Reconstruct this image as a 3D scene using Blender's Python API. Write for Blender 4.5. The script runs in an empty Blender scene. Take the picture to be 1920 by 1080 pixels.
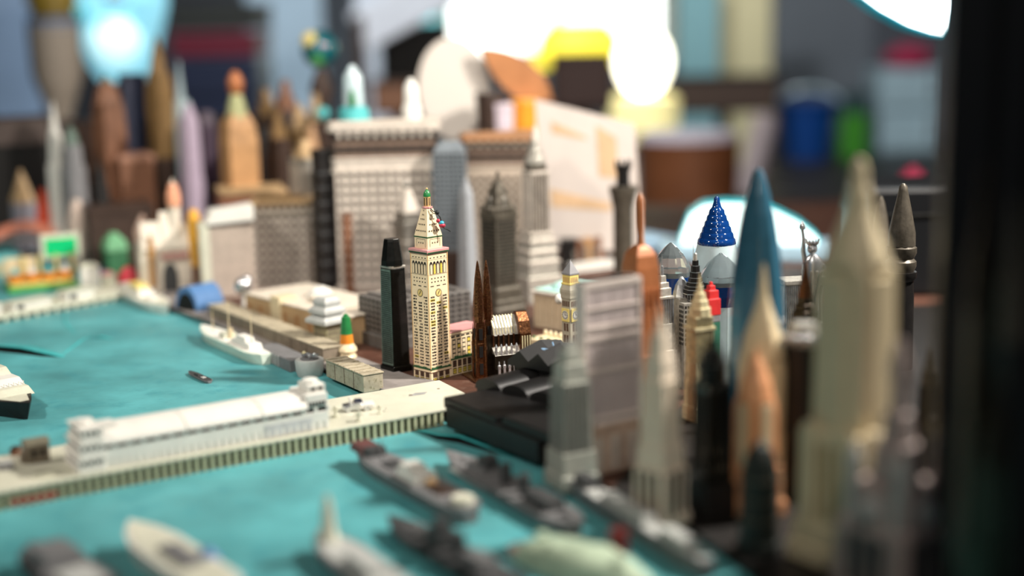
import bpy, bmesh, math, random
from math import sin, cos, pi, atan, atan2, hypot, radians as R
from mathutils import Vector, Matrix
random.seed(11)
SC = bpy.context.scene
COL = SC.collection

# ------------------------------------------------------------------ units: centimetres above the model table; metres in the scene
U = 0.01
TZ = 75.0                     # table top above the floor
CAMH = 22.0                   # lens above the table top
FPX = 1920 * 50.0 / 36.0      # 50 mm lens
PITCH = atan((540 - 45) / FPX)
ROLL = R(1.2)
_f = Vector((0, cos(PITCH), -sin(PITCH)))
_u0 = Vector((0, sin(PITCH), cos(PITCH)))
_r0 = Vector((1, 0, 0))
_r = _r0 * cos(ROLL) - _u0 * sin(ROLL)
_u = _r0 * sin(ROLL) + _u0 * cos(ROLL)
_c = Vector((0, 0, CAMH))

# ------------------------------------------------------------------ camera
cam_d = bpy.data.cameras.new('camera')
cam = bpy.data.objects.new('camera', cam_d)
COL.objects.link(cam)
cam.matrix_world = Matrix(((_r.x, _u.x, -_f.x, 0), (_r.y, _u.y, -_f.y, 0), (_r.z, _u.z, -_f.z, (CAMH + TZ) * U), (0, 0, 0, 1)))
cam_d.lens = 50.0
cam_d.sensor_width = 36.0
cam_d.clip_start = 0.01
cam_d.clip_end = 50
cam_d.dof.use_dof = True
cam_d.dof.focus_distance = 0.865
cam_d.dof.aperture_fstop = 2.3
SC.camera = cam

# ------------------------------------------------------------------ view, world, lights
SC.view_settings.view_transform = 'Standard'
SC.view_settings.look = 'None'
SC.view_settings.gamma = 1
SC.view_settings.use_curve_mapping = False
SC.view_settings.exposure = -0.12
w = bpy.data.worlds.new('room_air')
w.use_nodes = True
w.node_tree.nodes['Background'].inputs[0].default_value = (0.75, 0.85, 1.0, 1)
w.node_tree.nodes['Background'].inputs[1].default_value = 0.05
SC.world = w


def lamp(name, kind, loc, aim, power, col, size, cone=0.0):
    d = bpy.data.lights.new(name, kind)
    d.energy = power
    d.color = col
    if kind == 'AREA':
        d.shape = 'DISK'
        d.size = size * U
    else:
        d.shadow_soft_size = size * U
    if kind == 'SPOT':
        d.spot_size = R(cone)
        d.spot_blend = 0.8
    o = bpy.data.objects.new(name, d)
    COL.objects.link(o)
    o.location = Vector((loc[0], loc[1], loc[2] + TZ)) * U
    v = Vector(aim) - Vector(loc)
    o.rotation_euler = v.to_track_quat('-Z', 'Y').to_euler()
    return o


lamp('lamp_at_side_of_table', 'AREA', (56, 79, 60), (-4, 88, 4), 15.5, (1.0, 0.93, 0.85), 5)
lamp('ceiling_spot_over_harbour', 'SPOT', (-82, 40, 92), (-26, 106, 0), 36, (1.0, 0.91, 0.82), 5, 56)
lamp('added_front_fill', 'SPOT', (-14, -45, 68), (-24, 96, 2), 12, (1.0, 0.92, 0.83), 6, 44)  # unseen spot added behind the camera to brighten the terminal front
lamp('added_skyline_fill', 'SPOT', (12, 55, 104), (0, 138, 10), 36, (1.0, 0.93, 0.85), 6, 62)  # added spot, brightens the card, plaque and wedge fronts
lamp('added_near_tower_fill', 'SPOT', (14, -8, 84), (12, 62, 8), 8, (1.0, 0.91, 0.80), 6, 34)  # unseen spot added to lift the tall towers near the lens
lamp('added_counter_fill', 'SPOT', (-30, 165, 150), (0, 320, 5), 150, (0.92, 0.98, 1.0), 12, 84)  # spot added only to light the clutter on the counter
lamp('added_counter_end_fill', 'SPOT', (70, 240, 150), (95, 352, 5), 70, (0.92, 0.98, 1.0), 12, 70)  # second added spot, reaches the bucket end of the counter


# ------------------------------------------------------------------ picture geometry -> points on the table
def ray(px, py):
    return _f + _r * ((px - 960) / FPX) - _u * ((py - 540) / FPX)


def G(px, py, z=0.0):
    v = ray(px, py)
    return _c + v * ((z - CAMH) / v.z)


def W(px, py, y):
    v = ray(px, py)
    return _c + v * (y / v.y)


def proj(p):
    d = p - _c
    q = d.dot(_f)
    return 960 + FPX * d.dot(_r) / q, 540 - FPX * d.dot(_u) / q


def dist(p):
    return (p - _c).dot(_f)


def zrow(b, yt):
    d = Vector((b.x, b.y, b.z)) - _c
    m = (540 - yt) / FPX
    return (m * _f.dot(d) - _u.dot(d)) / (_u.z - m * _f.z)


LZ = 0.3                      # city board above the water


def stand(xt, yt, yb, z0=LZ):
    """Foot point and height of an upright thing whose tip shows at (xt, yt) and whose foot is on row yb."""
    xb = xt
    for _ in range(8):
        b = G(xb, yb, z0)
        h = zrow(b, yt)
        x, _y = proj(b + Vector((0, 0, h)))
        xb += xt - x
    return b, h, FPX / dist(b)


# ------------------------------------------------------------------ materials
def lin(c):
    return tuple((x / 255 / 12.92) if x / 255 <= 0.04045 else ((x / 255 + 0.055) / 1.055) ** 2.4 for x in c)


MATS = {}


def mat(name, col, rough=0.55, metal=0.0, var=0.18, scale=2.0, bump=0.0, coat=0.0, trans=0.0, emit=0.0, wear=None, wear_amt=0.5, ior=1.45):
    if name in MATS:
        return MATS[name]
    m = bpy.data.materials.new(name)
    m.use_nodes = True
    nt = m.node_tree
    N, L = nt.nodes, nt.links
    b = N['Principled BSDF']
    c = lin(col)
    b.inputs['Roughness'].default_value = rough
    b.inputs['Metallic'].default_value = metal
    b.inputs['Coat Weight'].default_value = coat
    b.inputs['Coat Roughness'].default_value = 0.08
    b.inputs['Transmission Weight'].default_value = trans
    b.inputs['IOR'].default_value = ior
    tc = N.new('ShaderNodeTexCoord')
    nz = N.new('ShaderNodeTexNoise')
    nz.inputs['Scale'].default_value = scale * 100
    nz.inputs['Detail'].default_value = 5
    nz.inputs['Roughness'].default_value = 0.6
    L.new(tc.outputs['Object'], nz.inputs['Vector'])
    rp = N.new('ShaderNodeValToRGB')
    rp.color_ramp.elements[0].position = 0.3
    rp.color_ramp.elements[1].position = 0.7
    rp.color_ramp.elements[0].color = tuple(max(0, x * (1 - var)) for x in c) + (1,)
    rp.color_ramp.elements[1].color = tuple(min(1, x * (1 + var)) for x in c) + (1,)
    L.new(nz.outputs['Fac'], rp.inputs['Fac'])
    out = rp.outputs['Color']
    if wear:
        n2 = N.new('ShaderNodeTexNoise')
        n2.inputs['Scale'].default_value = scale * 260
        n2.inputs['Detail'].default_value = 8
        n2.inputs['Roughness'].default_value = 0.7
        L.new(tc.outputs['Object'], n2.inputs['Vector'])
        r2 = N.new('ShaderNodeValToRGB')
        r2.color_ramp.elements[0].position = 0.52
        r2.color_ramp.elements[1].position = 0.66
        r2.color_ramp.elements[1].color = (wear_amt,) * 3 + (1,)
        L.new(n2.outputs['Fac'], r2.inputs['Fac'])
        mx = N.new('ShaderNodeMix')
        mx.data_type = 'RGBA'
        L.new(r2.outputs['Color'], mx.inputs['Factor'])
        L.new(out, mx.inputs['A'])
        mx.inputs['B'].default_value = lin(wear) + (1,)
        out = mx.outputs['Result']
    L.new(out, b.inputs['Base Color'])
    if bump:
        bp = N.new('ShaderNodeBump')
        bp.inputs['Strength'].default_value = min(1.0, bump)
        bp.inputs['Distance'].default_value = 0.0006
        L.new(nz.outputs['Fac'], bp.inputs['Height'])
        L.new(bp.outputs['Normal'], b.inputs['Normal'])
    if emit:
        b.inputs['Emission Color'].default_value = c + (1,)
        b.inputs['Emission Strength'].default_value = emit
    MATS[name] = m
    return m


# ------------------------------------------------------------------ mesh builder (cm, local to its thing)
class MB:
    def __init__(s):
        s.v, s.f = [], []

    def add(s, vs, fs):
        o = len(s.v)
        s.v += [tuple(p) for p in vs]
        s.f += [tuple(i + o for i in f) for f in fs]
        return s

    def box(s, x0, x1, y0, y1, z0, z1):
        return s.add([(x0, y0, z0), (x1, y0, z0), (x1, y1, z0), (x0, y1, z0), (x0, y0, z1), (x1, y0, z1), (x1, y1, z1), (x0, y1, z1)],
                     [(0, 3, 2, 1), (4, 5, 6, 7), (0, 1, 5, 4), (1, 2, 6, 5), (2, 3, 7, 6), (3, 0, 4, 7)])

    def cbox(s, cx, cy, z, w, d, h, t=1.0):
        a, b = w / 2, d / 2
        return s.loft([[(cx - a, cy - b, z), (cx + a, cy - b, z), (cx + a, cy + b, z), (cx - a, cy + b, z)],
                       [(cx - a * t, cy - b * t, z + h), (cx + a * t, cy - b * t, z + h), (cx + a * t, cy + b * t, z + h), (cx - a * t, cy + b * t, z + h)]])

    def loft(s, rings, cap=True):
        n = len(rings[0])
        o = len(s.v)
        for r in rings:
            s.v += [tuple(p) for p in r]
        for k in range(len(rings) - 1):
            a, b = o + k * n, o + (k + 1) * n
            for i in range(n):
                j = (i + 1) % n
                s.f.append((a + i, a + j, b + j, b + i))
        if cap:
            s.f.append(tuple(o + i for i in reversed(range(n))))
            s.f.append(tuple(o + (len(rings) - 1) * n + i for i in range(n)))
        return s

    def stack(s, prof, n=4, cx=0, cy=0):
        rings = []
        for p in prof:
            z, a = p[0], p[1]
            b = p[2] if len(p) > 2 else a
            if n == 4:
                rings.append([(cx - a, cy - b, z), (cx + a, cy - b, z), (cx + a, cy + b, z), (cx - a, cy + b, z)])
            elif n == 8:
                q = 0.42
                rings.append([(cx - a * q, cy - b, z), (cx + a * q, cy - b, z), (cx + a, cy - b * q, z), (cx + a, cy + b * q, z),
                              (cx + a * q, cy + b, z), (cx - a * q, cy + b, z), (cx - a, cy + b * q, z), (cx - a, cy - b * q, z)])
            else:
                rings.append([(cx + a * cos(2 * pi * i / n), cy + b * sin(2 * pi * i / n), z) for i in range(n)])
        return s.loft(rings)

    def tube(s, path, r, n=6):
        path = [Vector(p) for p in path]
        rs = r if isinstance(r, (list, tuple)) else [r] * len(path)
        rings = []
        for i, p in enumerate(path):
            t = (path[min(i + 1, len(path) - 1)] - path[max(i - 1, 0)]).normalized()
            a = t.cross(Vector((0, 0, 1)) if abs(t.z) < 0.9 else Vector((1, 0, 0))).normalized()
            b = t.cross(a)
            rings.append([p + (a * cos(2 * pi * k / n) + b * sin(2 * pi * k / n)) * rs[i] for k in range(n)])
        return s.loft(rings)

    def ball(s, c, r, n=12, m=8, sz=1.0, zcut=-1.0):
        rings = []
        for i in range(m + 1):
            t = -pi / 2 + pi * i / m
            if sin(t) < zcut:
                t = math.asin(zcut)
            q = max(cos(t), 0.02)
            rings.append([(c[0] + r * q * cos(2 * pi * k / n), c[1] + r * q * sin(2 * pi * k / n), c[2] + r * sz * sin(t)) for k in range(n)])
        return s.loft(rings)

    def prism(s, pts, z0, z1):
        return s.loft([[(p[0], p[1], z0) for p in pts], [(p[0], p[1], z1) for p in pts]])

    def sweep(s, sec, x0, x1):
        """extrude a y-z section along x"""
        return s.loft([[(x0, p[0], p[1]) for p in sec], [(x1, p[0], p[1]) for p in sec]])

    def quad(s, o, t, z, w, h, n, off):
        """flat print: lower-left o, along t, up"""
        o = Vector(o) + Vector(n) * off
        t = Vector(t)
        k = Vector(z)
        return s.add([o, o + t * w, o + t * w + k * h, o + k * h], [(0, 1, 2, 3)])

    def mesh(s, name, m, smooth=False):
        me = bpy.data.meshes.new(name)
        me.from_pydata([(x * U, y * U, z * U) for x, y, z in s.v], [], s.f)
        bm = bmesh.new()
        bm.from_mesh(me)
        bmesh.ops.recalc_face_normals(bm, faces=bm.faces)
        bm.to_mesh(me)
        bm.free()
        me.materials.append(m)
        if smooth:
            me.polygons.foreach_set('use_smooth', [True] * len(me.polygons))
        return me

    def build(s, name, m, parent=None, smooth=False, bev=0.0, loc=None, rz=0.0, stuff=False):
        o = bpy.data.objects.new(name, s.mesh(name, m, smooth))
        COL.objects.link(o)
        if parent is not None:
            o.parent = parent
            if loc is not None:
                o.location = Vector(loc) * U
        elif loc is not None:
            o.location = Vector((loc[0], loc[1], loc[2] + TZ)) * U
        o.rotation_euler = (0, 0, rz)
        if bev:
            bv = o.modifiers.new('edge', 'BEVEL')
            bv.width = bev * U
            bv.segments = 2
            bv.limit_method = 'ANGLE'
        if smooth:
            es = o.modifiers.new('split', 'EDGE_SPLIT')
            es.split_angle = R(40)
        if stuff:
            o['kind'] = 'stuff'
        return o


def tag(o, label, cat, group=None):
    o['label'] = label
    o['category'] = cat
    if group:
        o['group'] = group
    return o


def struct(o, label=None):
    o['kind'] = 'structure'
    if label:
        o['label'] = label
    return o


def thing(name, label, cat, loc, rz=0.0, group=None):
    o = bpy.data.objects.new(name, None)
    o.empty_display_size = 0.01
    COL.objects.link(o)
    o.location = Vector((loc[0], loc[1], loc[2] + TZ)) * U
    o.rotation_euler = (0, 0, rz)
    return tag(o, label, cat, group)


def inst(src, parent, loc, rz=0.0):
    o = src.copy()
    COL.objects.link(o)
    o.parent = parent
    o.location = Vector(loc) * U
    o.rotation_euler = (0, 0, rz)
    return o


def facade(parent, org, rz, W_, H_, cols, rows, m_pane, m_band, m_pier, proud=0.07, band=0.42, pier=0.38, single=True):
    """A grid of recessed panes between proud floor bands and piers on one face; org = lower left corner, rz = turn of the face."""
    org = Vector(org)
    t = Vector((cos(rz), sin(rz), 0))
    n = Vector((sin(rz), -cos(rz), 0))
    cw, rh = W_ / cols, H_ / rows
    pw, bh = cw * pier, rh * band
    mp = MB().box(0, cw - pw, -0.012, 0.0, 0, rh - bh)
    mb = MB().box(0, W_, -proud, 0, 0, bh)
    mr = MB().box(-pw / 2, pw / 2, -proud * 0.75, 0, 0, H_)
    if single:
        p0 = b0 = r0 = None
        for j in range(rows):
            for i in range(cols):
                l = org + t * (i * cw + pw / 2) + Vector((0, 0, j * rh + bh)) + n * 0.002
                p0 = inst(p0, parent, l, rz) if p0 else mp.build('window', m_pane, parent, loc=l, rz=rz)
        for j in range(rows):
            l = org + Vector((0, 0, j * rh))
            b0 = inst(b0, parent, l, rz) if b0 else mb.build('floor_band', m_band, parent, loc=l, rz=rz)
        for i in range(cols + 1):
            l = org + t * (i * cw)
            r0 = inst(r0, parent, l, rz) if r0 else mr.build('pier', m_pier, parent, loc=l, rz=rz)
    else:
        P, B = MB(), MB()
        for j in range(rows):
            for i in range(cols):
                P.box(i * cw + pw / 2, (i + 1) * cw - pw / 2, -0.012, 0, j * rh + bh, (j + 1) * rh)
            B.box(0, W_, -proud, 0, j * rh, j * rh + bh)
        for i in range(cols + 1):
            B.box(i * cw - pw / 2, i * cw + pw / 2, -proud * 0.75, 0, 0, H_)
        P.build('windows', m_pane, parent, loc=org + n * 0.002, rz=rz, stuff=True)
        B.build('facade_grid', m_band, parent, loc=org, rz=rz, stuff=True)


def ribs(parent, z0, z1, a, n, m, d=0.05, wfrac=0.45, b=None, name='ribs'):
    b = a if b is None else b
    M = MB()
    for i in range(n):
        for (s, o) in ((a, b), (b, a)):
            c = -s + 2 * s * (i + 0.5) / n
            w_ = s / n * wfrac
            for q in (-1, 1):
                if s is a and (s, o) == (a, b):
                    M.box(c - w_, c + w_, min(q * o, q * (o + d)), max(q * o, q * (o + d)), z0, z1)
        for q in (-1, 1):
            c = -b + 2 * b * (i + 0.5) / n
            w_ = b / n * wfrac
            M.box(min(q * a, q * (a + d)), max(q * a, q * (a + d)), c - w_, c + w_, z0, z1)
    return M.build(name, m, parent, stuff=True)


def tower(name, label, top, yb, wpx, parts, rz=45, cat='building model', z0=LZ, group=None, bev=0.03):
    """A souvenir tower: parts = (part name, material, [(z, half width[, half depth])...] relative to height and base width, sides)."""
    b, h, k = stand(top[0], top[1], yb, z0)
    a = R(rz)
    s = wpx / k / (abs(cos(a)) + abs(sin(a))) if parts[0][3] in (4,) else wpx / k
    t = thing(name, label, cat, b, a - atan2(b.x, b.y), group)
    for (pn, m, prof, n) in parts:
        smooth = n > 8
        if parts[0][3] == 4 and n != 4:          # round stages are read against the turned square below them
            prof = [(q[0],) + tuple(e * 1.28 for e in q[1:]) for q in prof]
        MB().stack([(p[0] * h,) + tuple(q * s / 2 for q in p[1:]) for p in prof], n).build(pn, m, t, smooth=smooth, bev=0 if smooth else bev)
    return t, h, s


def deco_parts(m, m2=None, shaft=0.58, base_top=0.30):
    m2 = m2 or m
    bt = base_top
    return [('base', m, [(0, 1), (bt * .27, 1), (bt * .27, .88), (bt * .66, .88), (bt * .66, .74), (bt, .74)], 4),
            ('shaft', m, [(bt * .98, shaft), (.72, shaft), (.72, shaft * .84), (.765, shaft * .84)], 4),
            ('crown', m2, [(.76, shaft * .66), (.80, shaft * .64), (.80, shaft * .5), (.84, shaft * .48), (.84, shaft * .36), (.885, shaft * .3), (.885, shaft * .2), (.905, shaft * .16)], 8),
            ('mast', m2, [(.90, .055), (.955, .04), (.955, .03), (1, .012)], 8)]


def arc_parts(m, m2=None, shaft=0.62):
    m2 = m2 or m
    return [('base', m, [(0, 1), (.08, 1), (.08, .86), (.2, .86), (.2, .74), (.3, .74)], 4),
            ('shaft', m, [(.29, shaft), (.62, shaft), (.62, shaft * .9), (.66, shaft * .9)], 4),
            ('crown', m2, [(.65, shaft * .86), (.68, shaft * .84), (.68, shaft * .78), (.715, shaft * .74), (.715, shaft * .66), (.75, shaft * .6), (.75, shaft * .52), (.785, shaft * .44), (.785, shaft * .37), (.82, shaft * .28), (.82, shaft * .22), (.86, shaft * .13)], 8),
            ('spire', m2, [(.85, .085), (.92, .045), (1, .01)], 8)]

# ------------------------------------------------------------------ palette
M_water = mat('turquoise_paint', (84, 156, 160), 0.5, var=0.3, scale=0.16, bump=0.5, wear=(58, 136, 146), wear_amt=0.6)
M_flake = mat('turquoise_flake', (60, 170, 172), 0.5, var=0.15, scale=0.6, bump=0.3)
M_board = mat('brown_board', (78, 48, 36), 0.6, var=0.3, scale=0.5, bump=0.3, wear=(112, 92, 80), wear_amt=0.35)
M_quay = mat('grey_quay', (132, 126, 122), 0.8, var=0.2, scale=0.8, bump=0.3)
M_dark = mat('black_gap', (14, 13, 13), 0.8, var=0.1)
M_white = mat('white_plastic', (222, 220, 212), 0.5, var=0.06, scale=0.7)
M_whitey = mat('aged_white_plastic', (205, 205, 186), 0.5, var=0.10, scale=0.6, wear=(170, 164, 140), wear_amt=0.4)
M_pier = mat('pale_green_plastic', (204, 203, 184), 0.45, var=0.08, scale=0.4, wear=(178, 182, 160), wear_amt=0.4)
M_pewter = mat('pewter', (150, 146, 138), 0.42, 0.75, var=0.25, scale=2, bump=0.4)
M_pewterd = mat('dark_pewter', (88, 82, 72), 0.45, 0.4, var=0.3, scale=2, bump=0.4)
M_silver = mat('silver', (206, 208, 210), 0.24, 0.8, var=0.2, scale=3, bump=0.2)
M_antsilver = mat('antique_silver', (178, 174, 164), 0.4, 0.45, var=0.3, scale=3, bump=0.4)
M_stone = mat('pale_grey_stone', (204, 194, 182), 0.7, var=0.16, scale=1.4, bump=0.3, wear=(112, 100, 92), wear_amt=0.5)
M_stone2 = mat('warm_grey_stone', (182, 168, 152), 0.7, var=0.18, scale=1.2, bump=0.3, wear=(110, 96, 84), wear_amt=0.5)
M_stoned = mat('dark_brown_stone', (62, 52, 46), 0.7, var=0.2, scale=1.2, bump=0.3)  # dark core colour behind the window grids
M_greystone = mat('mid_grey_cast', (128, 128, 130), 0.6, var=0.16, scale=1.4, bump=0.3)
M_blk = mat('black_cast', (30, 28, 27), 0.45, 0.3, var=0.3, scale=1.5, bump=0.3)
M_blkmat = mat('black_matte_resin', (14, 13, 13), 0.5, var=0.25, scale=1.2, bump=0.25)
M_cream = mat('cream_plastic', (212, 197, 162), 0.5, var=0.06, scale=0.6)
M_cream2 = mat('butter_plastic', (214, 196, 160), 0.5, var=0.06, scale=0.6)
M_tin = mat('cream_tinplate', (236, 214, 178), 0.42, var=0.05, scale=1.0)
M_pink = mat('pink_tinplate', (205, 148, 146), 0.45, var=0.1, scale=1.0)
M_ink = mat('black_ink', (26, 22, 20), 0.5, var=0.1)
M_inkb = mat('brown_ink', (92, 66, 52), 0.5, var=0.15)
M_green = mat('green_enamel', (40, 122, 66), 0.3, var=0.2, scale=2, coat=0.4)
M_inkg = mat('green_ink', (44, 86, 52), 0.5, var=0.2, scale=4)
M_yel = mat('yellow_ink', (222, 196, 84), 0.5, var=0.1)
M_ptan = mat('tan_ink', (216, 176, 120), 0.5, var=0.08)
M_bronze = mat('bronze', (112, 74, 50), 0.3, 0.95, var=0.4, scale=4, bump=0.6, wear=(198, 140, 84), wear_amt=0.6)
M_bronzed = mat('dark_bronze', (66, 58, 48), 0.3, 0.9, var=0.3, scale=3, bump=0.3)
M_gunmetal = mat('gunmetal', (52, 52, 50), 0.28, 0.9, var=0.2, scale=3, bump=0.15)
M_verd_refl = mat('verdigris_reflection_metal', (100, 118, 108), 0.4, 0.3, var=0.25, scale=3)  # verdigris, and the painted green reflection on the gunmetal tower
M_copper = mat('copper', (172, 108, 68), 0.42, 0.15, var=0.15, scale=1.2, bump=0.15)
M_peach = mat('peach_plastic', (222, 158, 112), 0.5, var=0.1, scale=1)
M_gold = mat('pale_gold', (200, 190, 152), 0.35, 0.2, var=0.25, scale=3, bump=0.3)
M_orange = mat('orange_paint', (228, 138, 44), 0.4, var=0.1)
M_amber = mat('amber_wood', (176, 134, 90), 0.55, var=0.2, scale=1)
M_red = mat('red_plastic', (206, 52, 52), 0.4, var=0.1)
M_redd = mat('dull_red', (150, 52, 44), 0.55, var=0.15)
M_teal = mat('teal_enamel', (84, 176, 178), 0.4, var=0.15)
M_patina = mat('pale_patina', (166, 208, 200), 0.55, var=0.12, scale=2)
M_blueg = mat('blue_glass', (36, 96, 150), 0.08, 0.0, var=0.1, trans=0.6, coat=0.5)
M_deepblue = mat('deep_blue_glass', (16, 62, 130), 0.06, 0.0, var=0.15, trans=0.35, coat=0.6)
M_steelblue = mat('steel_blue_glaze', (54, 100, 122), 0.18, 0.1, var=0.08, coat=0.8)
M_clear = mat('clear_crystal', (224, 240, 244), 0.03, 0.0, var=0.02, trans=0.9, ior=1.5)
M_milk = mat('milky_glass', (206, 226, 230), 0.15, var=0.05, trans=0.3)
M_mauve = mat('mauve_grey_slab', (180, 168, 166), 0.5, var=0.1, scale=0.8)
M_mauvel = mat('pale_mauve_band', (208, 196, 188), 0.5, var=0.1, scale=0.8)
M_marble = mat('tan_marble', (174, 150, 132), 0.5, var=0.3, scale=1.2)
M_brown = mat('brown_cast', (122, 84, 62), 0.55, var=0.2, scale=1, bump=0.2)
M_brownd = mat('dark_brown_cast', (62, 46, 38), 0.55, var=0.25, scale=1, bump=0.2)
M_olive = mat('olive_brown_cast', (128, 100, 62), 0.55, var=0.2, scale=1, bump=0.2)
M_tan = mat('tan_wood', (186, 156, 116), 0.6, var=0.15, scale=0.7, bump=0.2)
M_ware = mat('khaki_weathered_wood', (170, 160, 138), 0.75, var=0.2, scale=1.2, bump=0.5, wear=(112, 106, 76), wear_amt=0.7)
M_wared = mat('dark_weathered_wood', (130, 118, 102), 0.75, var=0.2, scale=1.2, bump=0.5, wear=(92, 88, 66), wear_amt=0.6)
M_lav = mat('lavender_plastic', (176, 160, 178), 0.5, var=0.1)
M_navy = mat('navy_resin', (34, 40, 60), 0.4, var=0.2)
M_slate = mat('slate_blue_cast', (116, 124, 130), 0.5, 0.2, var=0.15, scale=1.5)
M_shipg = mat('ship_grey', (114, 114, 115), 0.55, var=0.15, scale=1.5, bump=0.15)
M_shipd = mat('ship_dark_grey', (62, 63, 64), 0.55, var=0.2, scale=1.5, bump=0.15)
M_shipl = mat('ship_light_grey', (182, 184, 180), 0.55, var=0.1, scale=1.5)
M_palegreen = mat('pale_green_resin', (176, 194, 168), 0.5, var=0.15, scale=0.8)
M_bluep = mat('blue_paint', (84, 124, 172), 0.5, var=0.15)
M_bead = mat('crimson_bead', (178, 52, 72), 0.25, var=0.1)
M_beadb = mat('turquoise_bead', (56, 160, 186), 0.25, var=0.1)
M_cord = mat('black_cord', (16, 24, 24), 0.6, var=0.1)
M_neon = mat('bright_green_panel', (0, 196, 118), 0.35, var=0.06)
M_grass = mat('green_base', (72, 150, 66), 0.6, var=0.25)
M_lemon = mat('lemon_paint', (226, 206, 122), 0.5, var=0.08, scale=2)

# ------------------------------------------------------------------ the room
FL = -TZ


def block(name, m, x0, x1, y0, y1, z0, z1):
    cx, cy = (x0 + x1) / 2, (y0 + y1) / 2
    return MB().box(x0 - cx, x1 - cx, y0 - cy, y1 - cy, 0, z1 - z0).build(name, m, None, loc=(cx, cy, z0))


M_floor = mat('dark_floor_boards', (66, 52, 44), 0.5, var=0.2, scale=0.05)
M_wall = mat('grey_wall_paint', (96, 98, 106), 0.8, var=0.06, scale=0.05)
M_ceil = mat('ceiling_paint', (120, 120, 120), 0.9, var=0.04, scale=0.05)
struct(block('floor', M_floor, -330, 330, -60, 480, FL - 6, FL))
struct(block('ceiling', M_ceil, -330, 330, -60, 480, 190, 196))
struct(block('wall_back', M_wall, -330, 330, 480, 488, FL, 190))
struct(block('wall_left', M_wall, -338, -330, -60, 488, FL, 190))
struct(block('wall_right', M_wall, 330, 338, -60, 488, FL, 190))

# ------------------------------------------------------------------ model table: legs, painted water, city board
tb = thing('model_table', 'wide low-edged table carrying the whole miniature harbour city', 'table', (0, 0, FL))
TX0, TX1, TY0, TY1 = -95, 60, 36, 170
M_tbl = mat('table_wood', (72, 52, 40), 0.5, var=0.2, scale=0.3)
MB().box(TX0, TX1, TY0, TY1, TZ - 4, TZ - 0.25).build('tabletop', M_tbl, tb)
for x in (TX0 + 6, TX1 - 6):
    for y in (TY0 + 6, TY1 - 6):
        MB().cbox(x, y, 0, 7, 7, TZ - 4).build('leg', M_tbl, tb)
water = struct(MB().box(TX0, TX1, TY0, TY1, -0.25, 0).build('water', M_water, None, loc=(0, 0, 0)))

shore = [(1490, 1180), (1400, 1078), (1300, 1006), (1150, 925), (1040, 878), (960, 846), (850, 790), (770, 745), (700, 735), (610, 700), (500, 655),
         (380, 603), (318, 582), (232, 540), (160, 500), (60, 452), (-60, 420)]
pts = [G(x, y) for x, y in shore]
poly = [(p.x, p.y) for p in pts[3:]] + [(TX0 + 1, 150), (TX0 + 1, TY1), (TX1, TY1), (TX1, 106), (19, 106)]
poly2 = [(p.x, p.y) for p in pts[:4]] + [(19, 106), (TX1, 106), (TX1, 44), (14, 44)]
struct(MB().prism(poly, 0, LZ).build('city_board', M_board, None, loc=(0, 0, 0)))
M_board_shade = mat('board_shade_colour', (20, 17, 15), 0.55, var=0.3, scale=0.5, bump=0.3)  # shade lying over the brown board, put into the colour
struct(MB().prism(poly2, 0, LZ).build('shade_city_board', M_board_shade, None, loc=(0, 0, 0)))
# grey quay strip along the basin
qa, qb = [G(x, y, LZ) for x, y in ((232, 536), (318, 578), (380, 600), (500, 650), (610, 694), (700, 729), (760, 742))], None
qn = [Vector((p.x + 2.2, p.y + 2.6, 0)) for p in qa]
struct(MB().prism([(p.x, p.y) for p in qa] + [(p.x, p.y) for p in reversed(qn)], LZ, LZ + 0.12).build('quay', M_quay, None, loc=(0, 0, 0), bev=0.03))


def flake(pts, lift, wid, name='paint_flake', dark=.1):
    """a curled sheet of peeling paint: one edge stuck down, the other lifted above a dark slit and painted shade"""
    P = [G(x, y) for x, y in pts]
    n = len(P)
    v, f = [], []
    for i, p in enumerate(P):
        e = sin(pi * i / (n - 1))
        q = wid * (0.25 + e)
        for j in range(5):
            s = j / 4
            v.append((p.x + 0.15 * s * q, p.y + s * q, 0.02 + lift * e * (1 - s) ** 1.6))
    for i in range(n - 1):
        for j in range(4):
            a = i * 5 + j
            f.append((a, a + 1, a + 6, a + 5))
    o = MB().add(v, f).build(name, M_flake, water, smooth=True)
    so = o.modifiers.new('thick', 'SOLIDIFY')
    so.thickness = 0.0004
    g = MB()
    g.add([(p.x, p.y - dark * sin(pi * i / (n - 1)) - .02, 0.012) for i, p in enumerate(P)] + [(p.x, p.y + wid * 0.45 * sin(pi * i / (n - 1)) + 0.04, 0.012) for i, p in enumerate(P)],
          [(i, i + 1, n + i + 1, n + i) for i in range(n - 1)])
    g.build('crack_shade', M_dark, water)  # dark crack, widened by painted shade under the lifted edge


flake([(-90, 640), (-30, 653), (0, 657), (40, 661), (80, 667), (118, 670)], 0.34, 1.6, dark=.42)
flake([(112, 668), (130, 655), (150, 640), (172, 627)], 0.06, 0.7)
flake([(165, 634), (185, 633), (210, 636)], 0.05, 0.5)
flake([(775, 806), (820, 822), (860, 828), (905, 842), (962, 858)], 0.28, 1.1, dark=.3)
flake([(112, 578), (122, 592), (120, 606), (140, 626)], 0.03, 0.3, dark=.04)

# ------------------------------------------------------------------ tinplate clock tower (the sharp one)
b, h, k = stand(800, 352, 706)
az = R(40.8) - atan2(b.x, b.y)
ct = thing('clock_tower', 'cream tinplate clock tower with printed windows and green lantern dome', 'building model', b, az)
s = 47.6 / k
a = s / 2
k0 = h / 354.0


def zc(y):
    return (706 - y) * k0


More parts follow.
